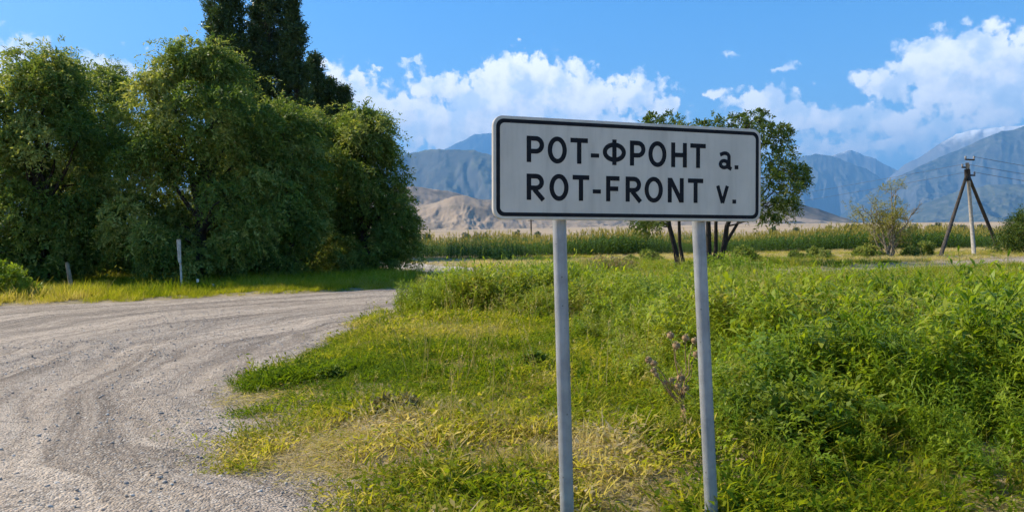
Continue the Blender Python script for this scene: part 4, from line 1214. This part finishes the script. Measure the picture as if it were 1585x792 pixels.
def corn_plant(rng, h):
    mb = MB()
    mb.tube(np.array([[0, 0, -0.05], [0, 0, h * 0.5], [0.02, 0, h]]), [0.016, 0.013, 0.006], 4, cap=False, a=0.4)
    for k in range(11):
        z0 = h * (0.12 + 0.075 * k); a = k * PI + rng.normal() * 0.5; ln = rng.uniform(0.5, 0.8) * (1.0 - 0.03 * k)
        d = np.array([math.cos(a), math.sin(a), 0]); s_ = np.array([-d[1], d[0], 0])
        V = []
        for j in range(5):
            s = j / 4
            p = np.array([0, 0, z0]) + d * ln * 0.75 * s + np.array([0, 0, ln * (0.75 * s - 0.95 * s * s)])
            w = 0.11 * (0.5 + s * 1.6 if s < 0.35 else 1.06 * (1 - s) / 0.65 + 0.03) * 0.5
            V += [p - s_ * w, p + s_ * w]
        mb.add(V, [(2 * j, 2 * j + 1, 2 * j + 3, 2 * j + 2) for j in range(4)], 0.05 + 0.02 * k + rng.random() * 0.35)
    for k in range(7):
        a = rng.uniform(0, 2 * PI); e = np.array([math.cos(a) * 0.13, math.sin(a) * 0.13, h + rng.uniform(0.15, 0.3)])
        p0 = np.array([0.02, 0, h - 0.05]); s_ = np.array([-math.sin(a), math.cos(a), 0]) * 0.012
        mm = (p0 + e) / 2 + np.array([0, 0, 0.03])
        mb.add([p0 - s_, p0 + s_, mm - s_, mm + s_, e - s_ * 0.5, e + s_ * 0.5], [(0, 1, 3, 2), (2, 3, 5, 4)], 0.85 + 0.15 * rng.random())
    return mb
def pebble(rng):
    mb = MB(); n = 6
    th = np.arange(n) * 2 * PI / n
    rows = []
    for z, r in ((-0.35, 0.75), (0.05, 1.0), (0.42, 0.6)):
        rr2 = r * (1 + rng.normal(size=n) * 0.14)
        rows.append(np.stack([np.cos(th) * rr2, np.sin(th) * rr2 * 0.75, np.full(n, z) + rng.normal(size=n) * 0.05], 1))
    V = np.concatenate(rows + [np.array([[0, 0, 0.55]])])
    F = [(i * n + j, i * n + (j + 1) % n, (i + 1) * n + (j + 1) % n, (i + 1) * n + j) for i in range(2) for j in range(n)]
    F += [(2 * n + j, 2 * n + (j + 1) % n, 2 * n + (j + 2) % n, 3 * n) for j in range(0, n, 2)]
    return mb.add(V, F, rng.random())

def scatter(name, label, cat, sources, mat, P, rot, scale, tint, kind='stuff'):
    """one object: plants instanced on its points by geometry nodes"""
    src = bpy.data.collections.new(name + '_sources')
    for i, me in enumerate(sources):
        if not me.materials:
            me.materials.append(mat)
        o = bpy.data.objects.new('%s_source_%02d' % (name, i), me)
        src.objects.link(o)
    me = bpy.data.meshes.new(name)
    me.vertices.add(len(P)); me.vertices.foreach_set('co', np.asarray(P, np.float32).ravel())
    for an, ty, key, val in (('rot', 'FLOAT_VECTOR', 'vector', rot), ('scl', 'FLOAT_VECTOR', 'vector', scale), ('tint', 'FLOAT', 'value', tint)):
        at_ = me.attributes.new(an, ty, 'POINT'); at_.data.foreach_set(key, np.asarray(val, np.float32).ravel())
    at_ = me.attributes.new('idx', 'INT', 'POINT'); at_.data.foreach_set('value', RNG.integers(0, len(sources), len(P)).astype(np.int32))
    me.materials.append(mat)
    o = obj(name, me)
    gt = bpy.data.node_groups.new(name + '_scatter', 'GeometryNodeTree')
    gt.interface.new_socket('Geometry', in_out='INPUT', socket_type='NodeSocketGeometry')
    gt.interface.new_socket('Geometry', in_out='OUTPUT', socket_type='NodeSocketGeometry')
    a = gt.nodes.new('NodeGroupInput'); z = gt.nodes.new('NodeGroupOutput')
    ci = gt.nodes.new('GeometryNodeCollectionInfo')
    ci.inputs['Collection'].default_value = src
    ci.inputs['Separate Children'].default_value = True
    ci.inputs['Reset Children'].default_value = True
    ip = gt.nodes.new('GeometryNodeInstanceOnPoints')
    ip.inputs['Pick Instance'].default_value = True
    def na(nm, ty):
        n = gt.nodes.new('GeometryNodeInputNamedAttribute'); n.data_type = ty; n.inputs['Name'].default_value = nm
        return n.outputs['Attribute']
    gt.links.new(a.outputs[0], ip.inputs['Points'])
    gt.links.new(ci.outputs[0], ip.inputs['Instance'])
    gt.links.new(na('idx', 'INT'), ip.inputs['Instance Index'])
    gt.links.new(na('rot', 'FLOAT_VECTOR'), ip.inputs['Rotation'])
    gt.links.new(na('scl', 'FLOAT_VECTOR'), ip.inputs['Scale'])
    gt.links.new(ip.outputs[0], z.inputs[0])
    md = o.modifiers.new('scatter', 'NODES'); md.node_group = gt
    return tag(o, label, cat, kind=kind)

def rand_pts(n, x0, x1, y0, y1, power=0.0):
    """points in a box; power > 0 thins them with distance"""
    x = RNG.uniform(x0, x1, n); y = RNG.uniform(y0, y1, n)
    return x, y
def in_view(x, y, m=1.2):
    return (np.abs(x) < y * 0.72 + m) & (y > 2.2)
def ell(x, y, px, py, rx, ry):
    c = gnd(px, py)
    return np.exp(-(((x - c[0]) / rx) ** 2 + ((y - c[1]) / ry) ** 2) * 1.2)
def weed_edge(x, y):
    """>0 inside the tall weeds"""
    xe = np.interp(y, [3.0, 4.4, 5.2, 6.5, 8, 10, 12, 13.2, 14.3, 15.0, 16], [2.6, 2.0, 1.42, 1.35, 1.2, 1.0, 0.8, 0.4, -0.8, -2.4, -3.6])
    n = (fbm(x * 0.9, y * 0.9, 3, 71) - 0.5) * 1.0
    front = np.interp(x, [0, 1.4, 3, 5], [4.75, 4.75, 4.55, 4.3])
    return np.minimum(x - xe + n, (y - front) + n * 0.6)
def dryness(x, y):
    d = 0.31 + 0.55 * (fbm(x * 0.55, y * 0.55, 4, 81) - 0.5) * 2
    d = d + 0.55 * ell(x, y, 690, 525, 1.3, 1.6) + 0.35 * ell(x, y, 570, 510, 0.8, 1.2)
    d = d + 0.38 * ell(x, y, 740, 690, 1.5, 0.55) + 0.35 * ell(x, y, 600, 660, 0.9, 0.35) + 0.55 * ell(x, y, 960, 745, 0.5, 0.5) + 0.35 * ell(x, y, 840, 605, 0.35, 0.6)
    d = d + 0.3 * ell(x, y, 960, 690, 0.6, 0.5) + 0.35 * ell(x, y, 1150, 490, 0.8, 1.0)
    d = d + 0.35 * ell(x, y, 540, 715, 0.8, 0.5) + 0.3 * ell(x, y, 860, 700, 0.5, 0.5)
    d = d - 0.32 * ell(x, y, 560, 590, 1.3, 1.2) - 0.25 * ell(x, y, 800, 560, 1.2, 2.0) - 0.25 * ell(x, y, 690, 760, 0.5, 0.35) - 0.2 * ell(x, y, 420, 605, 0.7, 0.6)
    return d
def bare(x, y):
    b_ = 0.95 * ell(x, y, 765, 697, 0.30, 0.16) + 1.1 * ell(x, y, 975, 735, 0.55, 0.36) + 0.7 * ell(x, y, 800, 775, 0.4, 0.2) + 0.5 * ell(x, y, 560, 655, 0.7, 0.15)
    b_ = b_ + 0.85 * ell(x, y, 420, 745, 0.5, 0.7) + 0.75 * ell(x, y, 400, 655, 0.6, 0.35) + 0.45 * ell(x, y, 640, 720, 0.6, 0.2) + 0.55 * ell(x, y, 520, 715, 0.7, 0.35) + 0.5 * ell(x, y, 860, 650, 0.4, 0.25)
    return np.clip(b_ + 0.9 * sstep(0.60, 0.72, fbm(x * 1.3, y * 1.3, 3, 91)), 0, 1)
def rots(n, tilt=0.15):
    return np.stack([RNG.normal(size=n) * tilt, RNG.normal(size=n) * tilt, RNG.uniform(0, 2 * PI, n)], 1)
def place(x, y, dz=0.0):
    z = ground_z(x, y)
    return np.stack([x, y, np.where(sd_road(x, y) < 0.0, np.maximum(z, -0.005), z) + dz], 1)
def scl(n, lo, hi, arr=None):
    s = RNG.uniform(lo, hi, n) if arr is None else arr * RNG.uniform(lo, hi, n)
    return np.stack([s, s, s * RNG.uniform(0.8, 1.15, n)], 1)

r_ = np.random.default_rng(500)
def short_patch(rng, dryb=0.15):
    mb = blade_set(rng, 50, 0.025, 0.10, 0.20, 0.009, 1.6, 1.3)
    # small broad leaves near the soil
    n = 46
    P = np.stack([rng.normal(size=n) * 0.10, rng.normal(size=n) * 0.10, rng.uniform(0.005, 0.055, n)], 1)
    a = rng.uniform(0, 2 * PI, n); e = rng.uniform(-0.2, 0.7, n)
    D = np.stack([np.cos(a) * np.cos(e), np.sin(a) * np.cos(e), np.sin(e)], 1)
    V, F = leaf_quads(P, D, np.tile(np.array([0.0, 0, 1]), (n, 1)) + rng.normal(size=(n, 3)) * 0.25, rng.uniform(0.025, 0.06, n), rng.uniform(0.010, 0.024, n))
    mb.add(V, F, np.repeat(rng.random(n) * 0.8, 4))
    return mb
SRC_SHORT = [short_patch(r_).mesh('short_patch', attr='lv') for i in range(9)]
SRC_LITTER = []
for i in range(6):
    n = 26
    P = np.stack([r_.normal(size=n) * 0.09, r_.normal(size=n) * 0.09, r_.uniform(0.004, 0.03, n)], 1)
    a = r_.uniform(0, 2 * PI, n); e = r_.normal(size=n) * 0.22
    D = np.stack([np.cos(a) * np.cos(e), np.sin(a) * np.cos(e), np.sin(e)], 1)
    V, F = leaf_quads(P, D, np.tile(np.array([0.0, 0, 1]), (n, 1)) + r_.normal(size=(n, 3)) * 0.4, r_.uniform(0.03, 0.12, n), r_.uniform(0.003, 0.009, n))
    SRC_LITTER.append(MB().add(V, F, np.repeat(r_.random(n), 4)).mesh('litter', attr='lv'))
SRC_TUFT = [blade_set(r_, 40, 0.10, 0.42, 0.10, 0.008, 1.0, 1.1).mesh('tall_tuft', attr='lv') for i in range(6)]
SRC_FAR = [blade_set(r_, 90, 0.18, 0.60, 0.55, 0.020, 0.8, 0.9).mesh('far_tuft', attr='lv') for i in range(5)]
SRC_WEED = [weed_stalk(r_, r_.uniform(0.40, 0.66), *k).mesh('weed', attr='lv') for k in ((14, 0.105, 0.028, 4, 3), (14, 0.095, 0.030, 4, 3), (12, 0.12, 0.034, 3, 3), (16, 0.13, 0.014, 5, 3), (18, 0.10, 0.012, 5, 4), (9, 0.14, 0.055, 2, 3), (14, 0.10, 0.026, 4, 3), (8, 0.11, 0.05, 3, 2))]
SRC_WEED_FAR = [weed_stalk(r_, r_.uniform(0.5, 0.75), 11, 0.14, 0.036, 2, 3).mesh('far_weed', attr='lv') for i in range(5)]
SRC_CORN = [corn_plant(r_, r_.uniform(1.35, 1.6)).mesh('corn', attr='lv') for i in range(5)]
SRC_PEB = [pebble(r_).mesh('pebble', False, attr='lv') for i in range(6)]

# short grass of the verge
x, y = rand_pts(26000, -4.0, 4.5, 3.2, 17.5)
sdv = sd_road(x, y)
dens = (sstep(-0.25, 0.55, sdv) * sstep(6.2, 8.2, y) + sstep(-1.25, 0.7, sdv) * sstep(8.2, 6.2, y) * (0.25 + 0.75 * sstep(0.45, 0.58, fbm(x * 1.6, y * 1.6, 3, 141)))) * (1 - bare(x, y)) * sstep(0.9, -0.1, weed_edge(x, y)) * (0.25 + 0.75 * sstep(0.32, 0.55, fbm(x * 1.1, y * 1.1, 3, 95)))
ok = in_view(x, y) & (RNG.random(len(x)) < dens)
x, y = x[ok], y[ok]
d = dryness(x, y)
hsz = (0.75 + 0.8 * fbm(x * 0.8, y * 0.8, 3, 97)) * (0.6 + 0.4 * sstep(-0.6, 0.5, sdv[ok])) + 0.35 * sstep(11, 15, y)
scatter('short_grass', 'short green and yellowing grass on the verge beside the gravel', 'grass', SRC_SHORT, M['grass'], place(x, y), rots(len(x), 0.2), scl(len(x), 0.7, 1.25, hsz), np.clip(d + RNG.normal(size=len(x)) * 0.17, 0, 1))
# taller tufts
x, y = rand_pts(16000, -4.0, 6.0, 3.4, 18)
sdv = sd_road(x, y)
dens = sstep(0.2, 1.2, sdv) * (1 - bare(x, y)) * (0.12 + 0.55 * sstep(0.5, 0.66, fbm(x * 0.7, y * 0.7, 3, 98))) * sstep(1.0, 0.0, weed_edge(x, y))
ok = in_view(x, y) & (RNG.random(len(x)) < dens)
x, y = x[ok], y[ok]
d = dryness(x, y) + 0.12
scatter('tall_grass', 'taller grass tufts and dry straw standing out of the verge', 'grass', SRC_TUFT, M['grass'], place(x, y), rots(len(x), 0.2), scl(len(x), 0.3, 0.65), np.clip(d + RNG.normal(size=len(x)) * 0.16, 0, 1))
# straw and dead leaves lying on the soil
x, y = rand_pts(15000, -3.6, 4.0, 3.0, 13)
dens = sstep(-0.5, 0.3, sd_road(x, y)) * (0.30 + 0.6 * bare(x, y)) * sstep(0.6, -0.2, weed_edge(x, y))
ok = in_view(x, y) & (RNG.random(len(x)) < dens)
x, y = x[ok], y[ok]
scatter('straw_litter', 'dead straw and leaves lying on the bare soil', 'litter', SRC_LITTER, M['grass'], place(x, y), rots(len(x), 0.06), scl(len(x), 0.6, 1.1), np.clip(0.82 + RNG.normal(size=len(x)) * 0.12, 0, 1))
# weeds in front
x, y = rand_pts(22000, -4, 16, 4.0, 19)
we = weed_edge(x, y)
hfield = (1 - 0.35 * sstep(10.5, 13.5, y) * sstep(1.5, 3.5, x)) * (0.55 + 0.75 * sstep(0.0, 1.6, we) * (0.45 + 1.1 * fbm(x * 0.45, y * 0.45, 3, 73)))
dens = sstep(-0.15, 0.5, we) * sstep(0.1, 0.7, sd_road(x, y)) * 0.62 * (0.45 + 0.55 * sstep(0.36, 0.5, fbm(x * 0.8, y * 0.8, 3, 74))) * (1 - 0.8 * sstep(10.5, 13.5, y) * sstep(0.52, 0.40, fbm(x * 0.25, y * 0.4, 3, 174))) * (1 - 0.9 * np.exp(-(((x - 1.28) / 0.3) ** 2 + ((y - 5.95) / 0.4) ** 2)))
ok = in_view(x, y) & (RNG.random(len(x)) < dens)
x, y, hf_ = x[ok], y[ok], (hfield * (0.62 + 0.8 * fbm(x * 1.1, y * 1.1, 2, 175)))[ok]
tn = 0.30 + 1.0 * (fbm(x * 0.35, y * 0.35, 4, 75) - 0.5) + 0.22 * ell(x, y, 1500, 465, 3.5, 3.0) + 0.2 * ell(x, y, 1120, 700, 0.8, 0.4) + 0.4 * ell(x, y, 1150, 492, 0.9, 0.9)
scatter('weeds', 'tall leafy green weeds filling the verge right of the sign', 'weeds', SRC_WEED, M['weed'], place(x, y), rots(len(x), 0.14), scl(len(x), 0.8, 1.3, hf_), np.clip(tn + RNG.normal(size=len(x)) * 0.20, 0, 1))
# grass among and before the weeds
x, y = rand_pts(16000, 0.9, 16, 3.0, 19)
we = weed_edge(x, y)
dens = np.where(we > 0, 0.35, 0.75) * sstep(-0.1, 0.35, x - np.interp(y, [3, 4.4, 5.5, 8, 12, 19], [1.3, 1.35, 1.4, 1.5, 1.2, 0.9])) * (1 - 0.8 * bare(x, y))
ok = in_view(x, y) & (RNG.random(len(x)) < dens)
x, y = x[ok], y[ok]
tn = 0.40 + 0.6 * (fbm(x * 0.5, y * 0.5, 4, 76) - 0.5)
scatter('verge_grass', 'lush grass growing between the weeds', 'grass', SRC_TUFT, M['grass'], place(x, y), rots(len(x), 0.2), scl(len(x), 0.55, 1.15, np.interp(we[ok], [-0.3, 0.4], [0.32, 0.95])), np.clip(tn + RNG.normal(size=len(x)) * 0.12, 0, 1))
# dead seed stalks standing over the green
def seed_stalk(rng):
    mb = MB()
    for k in range(5):
        h = rng.uniform(0.45, 0.85); a = rng.uniform(0, 2 * PI); b0 = np.array([rng.normal() * 0.06, rng.normal() * 0.06, 0])
        tip = b0 + np.array([math.cos(a) * h * 0.22, math.sin(a) * h * 0.22, h])
        pth = np.array([b0, b0 * 0.6 + tip * 0.4 + [0, 0, 0.03], tip])
        mb.tube(pth, [0.0028, 0.0022, 0.0014], 3, cap=False, a=rng.random())
        n = 14
        P = tip - np.array([0, 0, 1.0]) * rng.uniform(0, 0.14, n)[:, None] + rng.normal(size=(n, 3)) * 0.006
        D = unit(rng.normal(size=(n, 3)) * 0.6 + np.array([0, 0, 1.0]))
        V, F = leaf_quads(P, D, rng.normal(size=(n, 3)), np.full(n, 0.03), np.full(n, 0.007))
        mb.add(V, F, np.repeat(rng.random(n), 4))
    return mb
SRC_STALK = [seed_stalk(r_).mesh('seed_stalk', attr='lv') for i in range(5)]
x, y = rand_pts(5200, -4, 24, 4.6, 34)
dens = sstep(0.3, 1.0, sd_road(x, y)) * (0.10 + 0.6 * sstep(0.5, 0.66, fbm(x * 0.35, y * 0.35, 3, 131))) * np.interp(y, [4, 12, 34], [0.45, 0.7, 1.0])
ok = in_view(x, y) & (RNG.random(len(x)) < dens) & ~((np.abs(x - 0.7) < 0.9) & (y < 5.6))
x, y = x[ok], y[ok]
scatter('seed_stalks', 'thin dead seed stalks standing above the grass and weeds', 'weeds', SRC_STALK, M['grass'], place(x, y), rots(len(x), 0.14), scl(len(x), 0.55, 1.05), np.clip(0.84 + RNG.normal(size=len(x)) * 0.12, 0, 1))
# middle distance
x, y = rand_pts(24000, -12, 46, 15.5, 66)
sdr, sdp = sd_road(x, y), sd_path(x, y)
cover = np.interp(y, [15, 25, 40, 66], [1.0, 0.75, 0.5, 0.42])
dens = sstep(0.1, 0.8, sdr) * sstep(0.0, 0.6, sdp) * cover * np.where((x < -3.2) & (y < 60), sstep(-0.2, 0.5, sdr) * 0.8, 1.0)
ok = in_view(x, y, 1.5) & (RNG.random(len(x)) < dens)
x, y = x[ok], y[ok]
tn = 0.40 + 1.3 * (fbm(x * 0.11, y * 0.22, 4, 77) - 0.5) + 0.7 * (fbm(x * 0.5, y * 0.5, 3, 177) - 0.5) + 0.22 * sstep(20, 36, y) + 0.40 * sstep(36, 46, y) * sstep(0.4, 0.62, fbm(x * 0.08, y * 0.3, 3, 78)) + 0.35 * ell(x, y, 1480, 402, 9, 2.5) + 0.3 * ell(x, y, 930, 402, 6, 3)
hs_ = np.interp(y, [15, 30, 45, 66], [0.75, 0.40, 0.34, 0.32]) * (0.6 + 0.8 * fbm(x * 0.3, y * 0.3, 3, 79))
hs_ = np.where((x < -3) , hs_ * 0.6, hs_)
scatter('meadow_grass', 'rough green and straw coloured grass across the middle distance', 'grass', SRC_FAR, M['grass'], place(x, y), rots(len(x), 0.12), scl(len(x), 0.75, 1.3, hs_), np.clip(tn + RNG.normal(size=len(x)) * 0.10, 0, 1))
x, y = rand_pts(14000, -5, 34, 15, 42)
dens = sstep(0.2, 0.9, sd_road(x, y)) * sstep(0.2, 0.8, sd_path(x, y)) * sstep(0.46, 0.6, fbm(x * 0.16, y * 0.2, 3, 83) + 0.35 * ell(x, y, 760, 465, 3.4, 2.2)) * np.interp(y, [15, 25, 42], [0.9, 0.55, 0.35])
ok = in_view(x, y) & (RNG.random(len(x)) < dens)
x, y = x[ok], y[ok]
tn = 0.26 + 0.7 * (fbm(x * 0.2, y * 0.2, 4, 84) - 0.5)
scatter('far_weeds', 'patches of leafy weeds along the road and in the meadow', 'weeds', SRC_WEED_FAR, M['weed'], place(x, y), rots(len(x), 0.12), scl(len(x), 0.7, 1.25, np.where(x < -1.6, 0.72, np.where((x < 3.0) & (y < 21), 1.25, np.interp(y, [18, 26], [1.0, 0.62])))), np.clip(tn + RNG.normal(size=len(x)) * 0.12, 0, 1))
# grass strip under the trees
x, y = rand_pts(7000, -30, -4, 19, 33)
dens = sstep(0.0, 0.7, sd_road(x, y)) * np.interp(y, [19, 28, 33], [0.8, 0.7, 0.4])
ok = in_view(x, y, 2) & (RNG.random(len(x)) < dens)
x, y = x[ok], y[ok]
tn = 0.40 + 0.5 * (fbm(x * 0.25, y * 0.25, 4, 85) - 0.5) + 0.25 * sstep(-11.5, -13, x) * sstep(25, 22, y)  # left end tinted yellower, painting the sunlit stretch into the grass
hs_ = (0.36 + 0.35 * fbm(x * 0.4, y * 0.4, 3, 86)) * (0.55 + 0.75 * sstep(0.3, 2.5, sd_road(x, y)))
scatter('undergrowth', 'shaded grass strip between the road and the trees', 'grass', SRC_FAR, M['grass'], place(x, y), rots(len(x), 0.12), scl(len(x), 0.75, 1.3, hs_), np.clip(tn + RNG.normal(size=len(x)) * 0.08, 0, 1))
# maize
rows = []
for k, yy in enumerate(np.concatenate([np.arange(62, 78, 0.8), np.arange(78, 130, 2.0)])):
    sp_ = 0.26 if yy < 70 else 0.4 if yy < 80 else 0.7
    xs = np.arange(-14 - (yy - 62) * 0.3, yy * 0.75 + 3, sp_)
    xs = xs + RNG.normal(size=len(xs)) * 0.06
    rows.append(np.stack([xs, np.full(len(xs), yy) + RNG.normal(size=len(xs)) * 0.09 - 0.045 * np.maximum(0, xs - 5) * 0 , np.zeros(len(xs))], 1))
rows = np.concatenate(rows)
ok = ~((rows[:, 0] < -5.5) & (rows[:, 1] < 66))
rows = rows[ok]
rows[:, 2] = ground_z(rows[:, 0], rows[:, 1])
tn = np.zeros(len(rows))
hs_ = 0.95 + 0.6 * (fbm(rows[:, 0] * 0.12, rows[:, 1] * 0.2, 3, 88) - 0.5) * 2
scatter('maize_crop', 'field of green maize with yellow tassels across the plain', 'crop', SRC_CORN, M['corn'], rows, rots(len(rows), 0.06), scl(len(rows), 0.92, 1.06, hs_), tn)
# loose stones
Vr, sdr = road_xy
x, y = rand_pts(90000, -9, 0.5, 3.0, 22)
ok = in_view(x, y) & (sd_road(x, y) < 0.5) & (RNG.random(len(x)) < np.interp(y, [3, 8, 22], [1.0, 0.55, 0.12]) * (0.15 + 0.85 * sstep(0.45, 0.62, fbm(x * 0.9, y * 0.9, 3, 89))))
x, y = x[ok], y[ok]
r0, t0 = track_uv(x, y)
sdv = sd_road(x, y)
z = ((fbm(r0 * 1.6, t0 * 0.8, 4, 61) - 0.5) * 0.11 + (fbm(r0 * 5.5, t0 * 1.2, 3, 64) - 0.5) * 0.05 + (fbm(x * 2.3, y * 2.3, 4, 62) - 0.5) * 0.045 + 0.05 * sstep(1.4, 0.1, np.abs(sdv + 0.5)) * fbm(x * 0.8, y * 0.8, 3, 63)) * sstep(0, 0.6, -sdv) + 0.008
z = np.maximum(z, ground_z(x, y))
s = 0.0045 + 0.020 * RNG.random(len(x)) ** 4.0
scatter('gravel', 'loose stones and grit scattered over the road', 'gravel', SRC_PEB, M['stone'], np.stack([x, y, z], 1), rots(len(x), 0.3), np.stack([s, s, s * 0.8], 1), np.clip(0.5 + RNG.normal(size=len(x)) * 0.25, 0, 1))

# ------------------------------------------------------------------ single plants one can point at
def clump(name, px, py, rx, h, seed, mat, label, cat='plant', leaf=0.06, n=16, nsp=26, blades=0):
    rng = np.random.default_rng(seed)
    base = gnd(px, py); base[2] = float(ground_z(base[0], base[1]))
    root = empty(name, base)
    C = [base + np.array([rng.normal() * rx * 0.42, rng.normal() * rx * 0.42, h * (0.12 + 0.62 * rng.random())]) for i in range(n)]
    P = sprays(rng, C, np.full(n, rx * 0.36), nsp, 7, 0.38 * h, 0.3, 0.6, leaf, leaf * 0.36, base[:2], 0.4)
    crown_obj(root, [P], M[mat], 'foliage')
    tb = MB()
    for i in range(10):
        tb.tube(limb_path([rng.normal() * 0.02, rng.normal() * 0.02, -0.03], np.array(C[i]) - base, rng), np.linspace(0.006, 0.002, 6), 3, cap=False)
    tb.build('stem', M['thistle'], root, True)
    tag(root, label, cat)
clump('weed_clump', 830, 582, 0.15, 0.20, 601, 'weed_clump', 'dark green weed clump just left of the near sign post')
clump('weed_clump', 512, 600, 0.10, 0.13, 602, 'weed_clump', 'small dark weed clump alone in the short grass near the gravel')
#clump('weed_clump', 712, 535, 0.20, 0.24, 603, 'weed_clump', 'grey green clump in the dry grass below the weed bank')
clump('dry_tuft', 612, 645, 0.15, 0.10, 604, 'straw_clump', 'pale dry tuft with dark gaps in the middle of the verge')
clump('weed_clump', 1210, 690, 0.34, 0.42, 605, 'weed_clump', 'leafy clump, leaves coloured darker as shade, right of the far post near the bottom', n=26, leaf=0.075)  # shadow in the weeds put into the leaf colour
clump('weed_clump', 1415, 640, 0.36, 0.55, 606, 'weed_clump', 'tall leafy clump, leaves coloured darker as shade, among the weeds at the right', n=26, leaf=0.075)  # shadowed zone of the weeds painted as darker leaves
#clump('weed_clump', 690, 775, 0.16, 0.15, 607, 'brightbush', 'low green clump at the bottom edge left of the near post', leaf=0.05)
clump('dry_tuft', 940, 425, 0.9, 0.55, 608, 'straw_clump', 'brown dry brush patch in the meadow between the sign posts', leaf=0.09, n=24)
clump('weed_clump', 1130, 432, 1.2, 0.8, 609, 'brightbush', 'bright green mound of weeds at the foot of the tree stems', leaf=0.11, n=34, nsp=34)

def thistle(px, py, h, heads, seed, label, scale_l=1.0):
    rng = np.random.default_rng(seed)
    base = gnd(px, py); base[2] = float(ground_z(base[0], base[1]))
    root = empty('dry_thistle', base)
    d = base[1]
    stem = MB(); hub = np.array([0.0, 0.0, h * 0.45])
    stem.tube(np.array([[0.02, 0, -0.05], [0.01, 0.01, h * 0.22], hub]), [0.009, 0.008, 0.007], 6)
    for (hx, hy, hr) in heads:
        hr *= 1.45
        p = at(hx, hy, d - 0.05 + rng.normal() * 0.08) - base
        s0 = hub * (0.55 + 0.45 * rng.random())
        stem.tube(limb_path(s0, p, rng, -0.06, 6), np.linspace(0.006, 0.0035, 6), 5)
        nrm = unit(p - hub * 0.8 + np.array([0, 0, 0.25]))
        k = 10
        rads = np.array([0.25, 0.8, 1.0, 0.9, 0.55]) * hr; zs = np.array([-0.9, -0.5, 0.0, 0.5, 0.75]) * hr
        hd = MB().tube(p + nrm * zs[:, None], rads, k).build('flower_head', M['thistle'], root, True)
        fl = MB()
        for q in range(26):
            dd = unit(nrm + rng.normal(size=3) * 0.55)
            sd_ = unit(np.cross(dd, rng.normal(size=3))) * hr * 0.07
            a0 = p + nrm * hr * 0.5; e = a0 + dd * hr * rng.uniform(0.5, 0.95)
            fl.add([a0 - sd_, a0 + sd_, e + sd_ * 0.2, e - sd_ * 0.2], [(0, 1, 2, 3)])
        for q in range(22):
            dd = unit(rng.normal(size=3) - nrm * 0.2); sd_ = unit(np.cross(dd, rng.normal(size=3))) * hr * 0.08
            a0 = p + dd * hr * 0.7; e = p + dd * hr * 1.5
            fl.add([a0 - sd_, a0 + sd_, e + sd_ * 0.1, e - sd_ * 0.1], [(0, 1, 2, 3)])
        fl.build('bristles', M['thistle_fluff'], hd)
    stem.build('stem', M['thistle'], root, True)
    for q in range(9):
        a = rng.uniform(0, 2 * PI); z0 = h * rng.uniform(0.1, 0.5); ln = rng.uniform(0.07, 0.14)
        dd = np.array([math.cos(a), math.sin(a), 0.0]); s_ = np.array([-dd[1], dd[0], 0])
        V = []
        for j in range(6):
            s = j / 5
            p = np.array([0, 0, z0]) + dd * ln * s + np.array([0, 0, ln * (0.35 * s - 0.9 * s * s)])
            w = 0.016 * (1.2 if j % 2 else 0.55) * (1.1 - s)
            V += [p - s_ * w, p + s_ * w]
        MB().add(V, [(2 * j, 2 * j + 1, 2 * j + 3, 2 * j + 2) for j in range(5)]).build('leaf', M['thistle'], root)
    tag(root, label, 'thistle', 'dried thistles in the weeds')
thistle(1056, 672, 0.66, [(1038, 519, .020), (1061, 523, .020), (1075, 527, .019), (1047, 535, .022), (1078, 548, .019), (1004, 557, .020), (1012, 562, .018), (1012, 573, .018), (1054, 585, .024), (1040, 588, .016), (1050, 597, .018), (1062, 600, .018), (1030, 592, .014), (1016, 580, .014)], 701, 'dry brown thistle with many round heads left of the far post')
thistle(1160, 600, 0.36, [(1154, 541, .020), (1160, 548, .020), (1137, 550, .013), (1165, 553, .014)], 702, 'small dry thistle with two heads right of the far post')
print('tris', sum(sum(len(p.vertices) - 2 for p in o.data.polygons) for o in scene.objects if o.type == 'MESH' and len(o.data.polygons) < 5) , sum(len(o.data.polygons) for o in scene.objects if o.type == 'MESH') * 2)
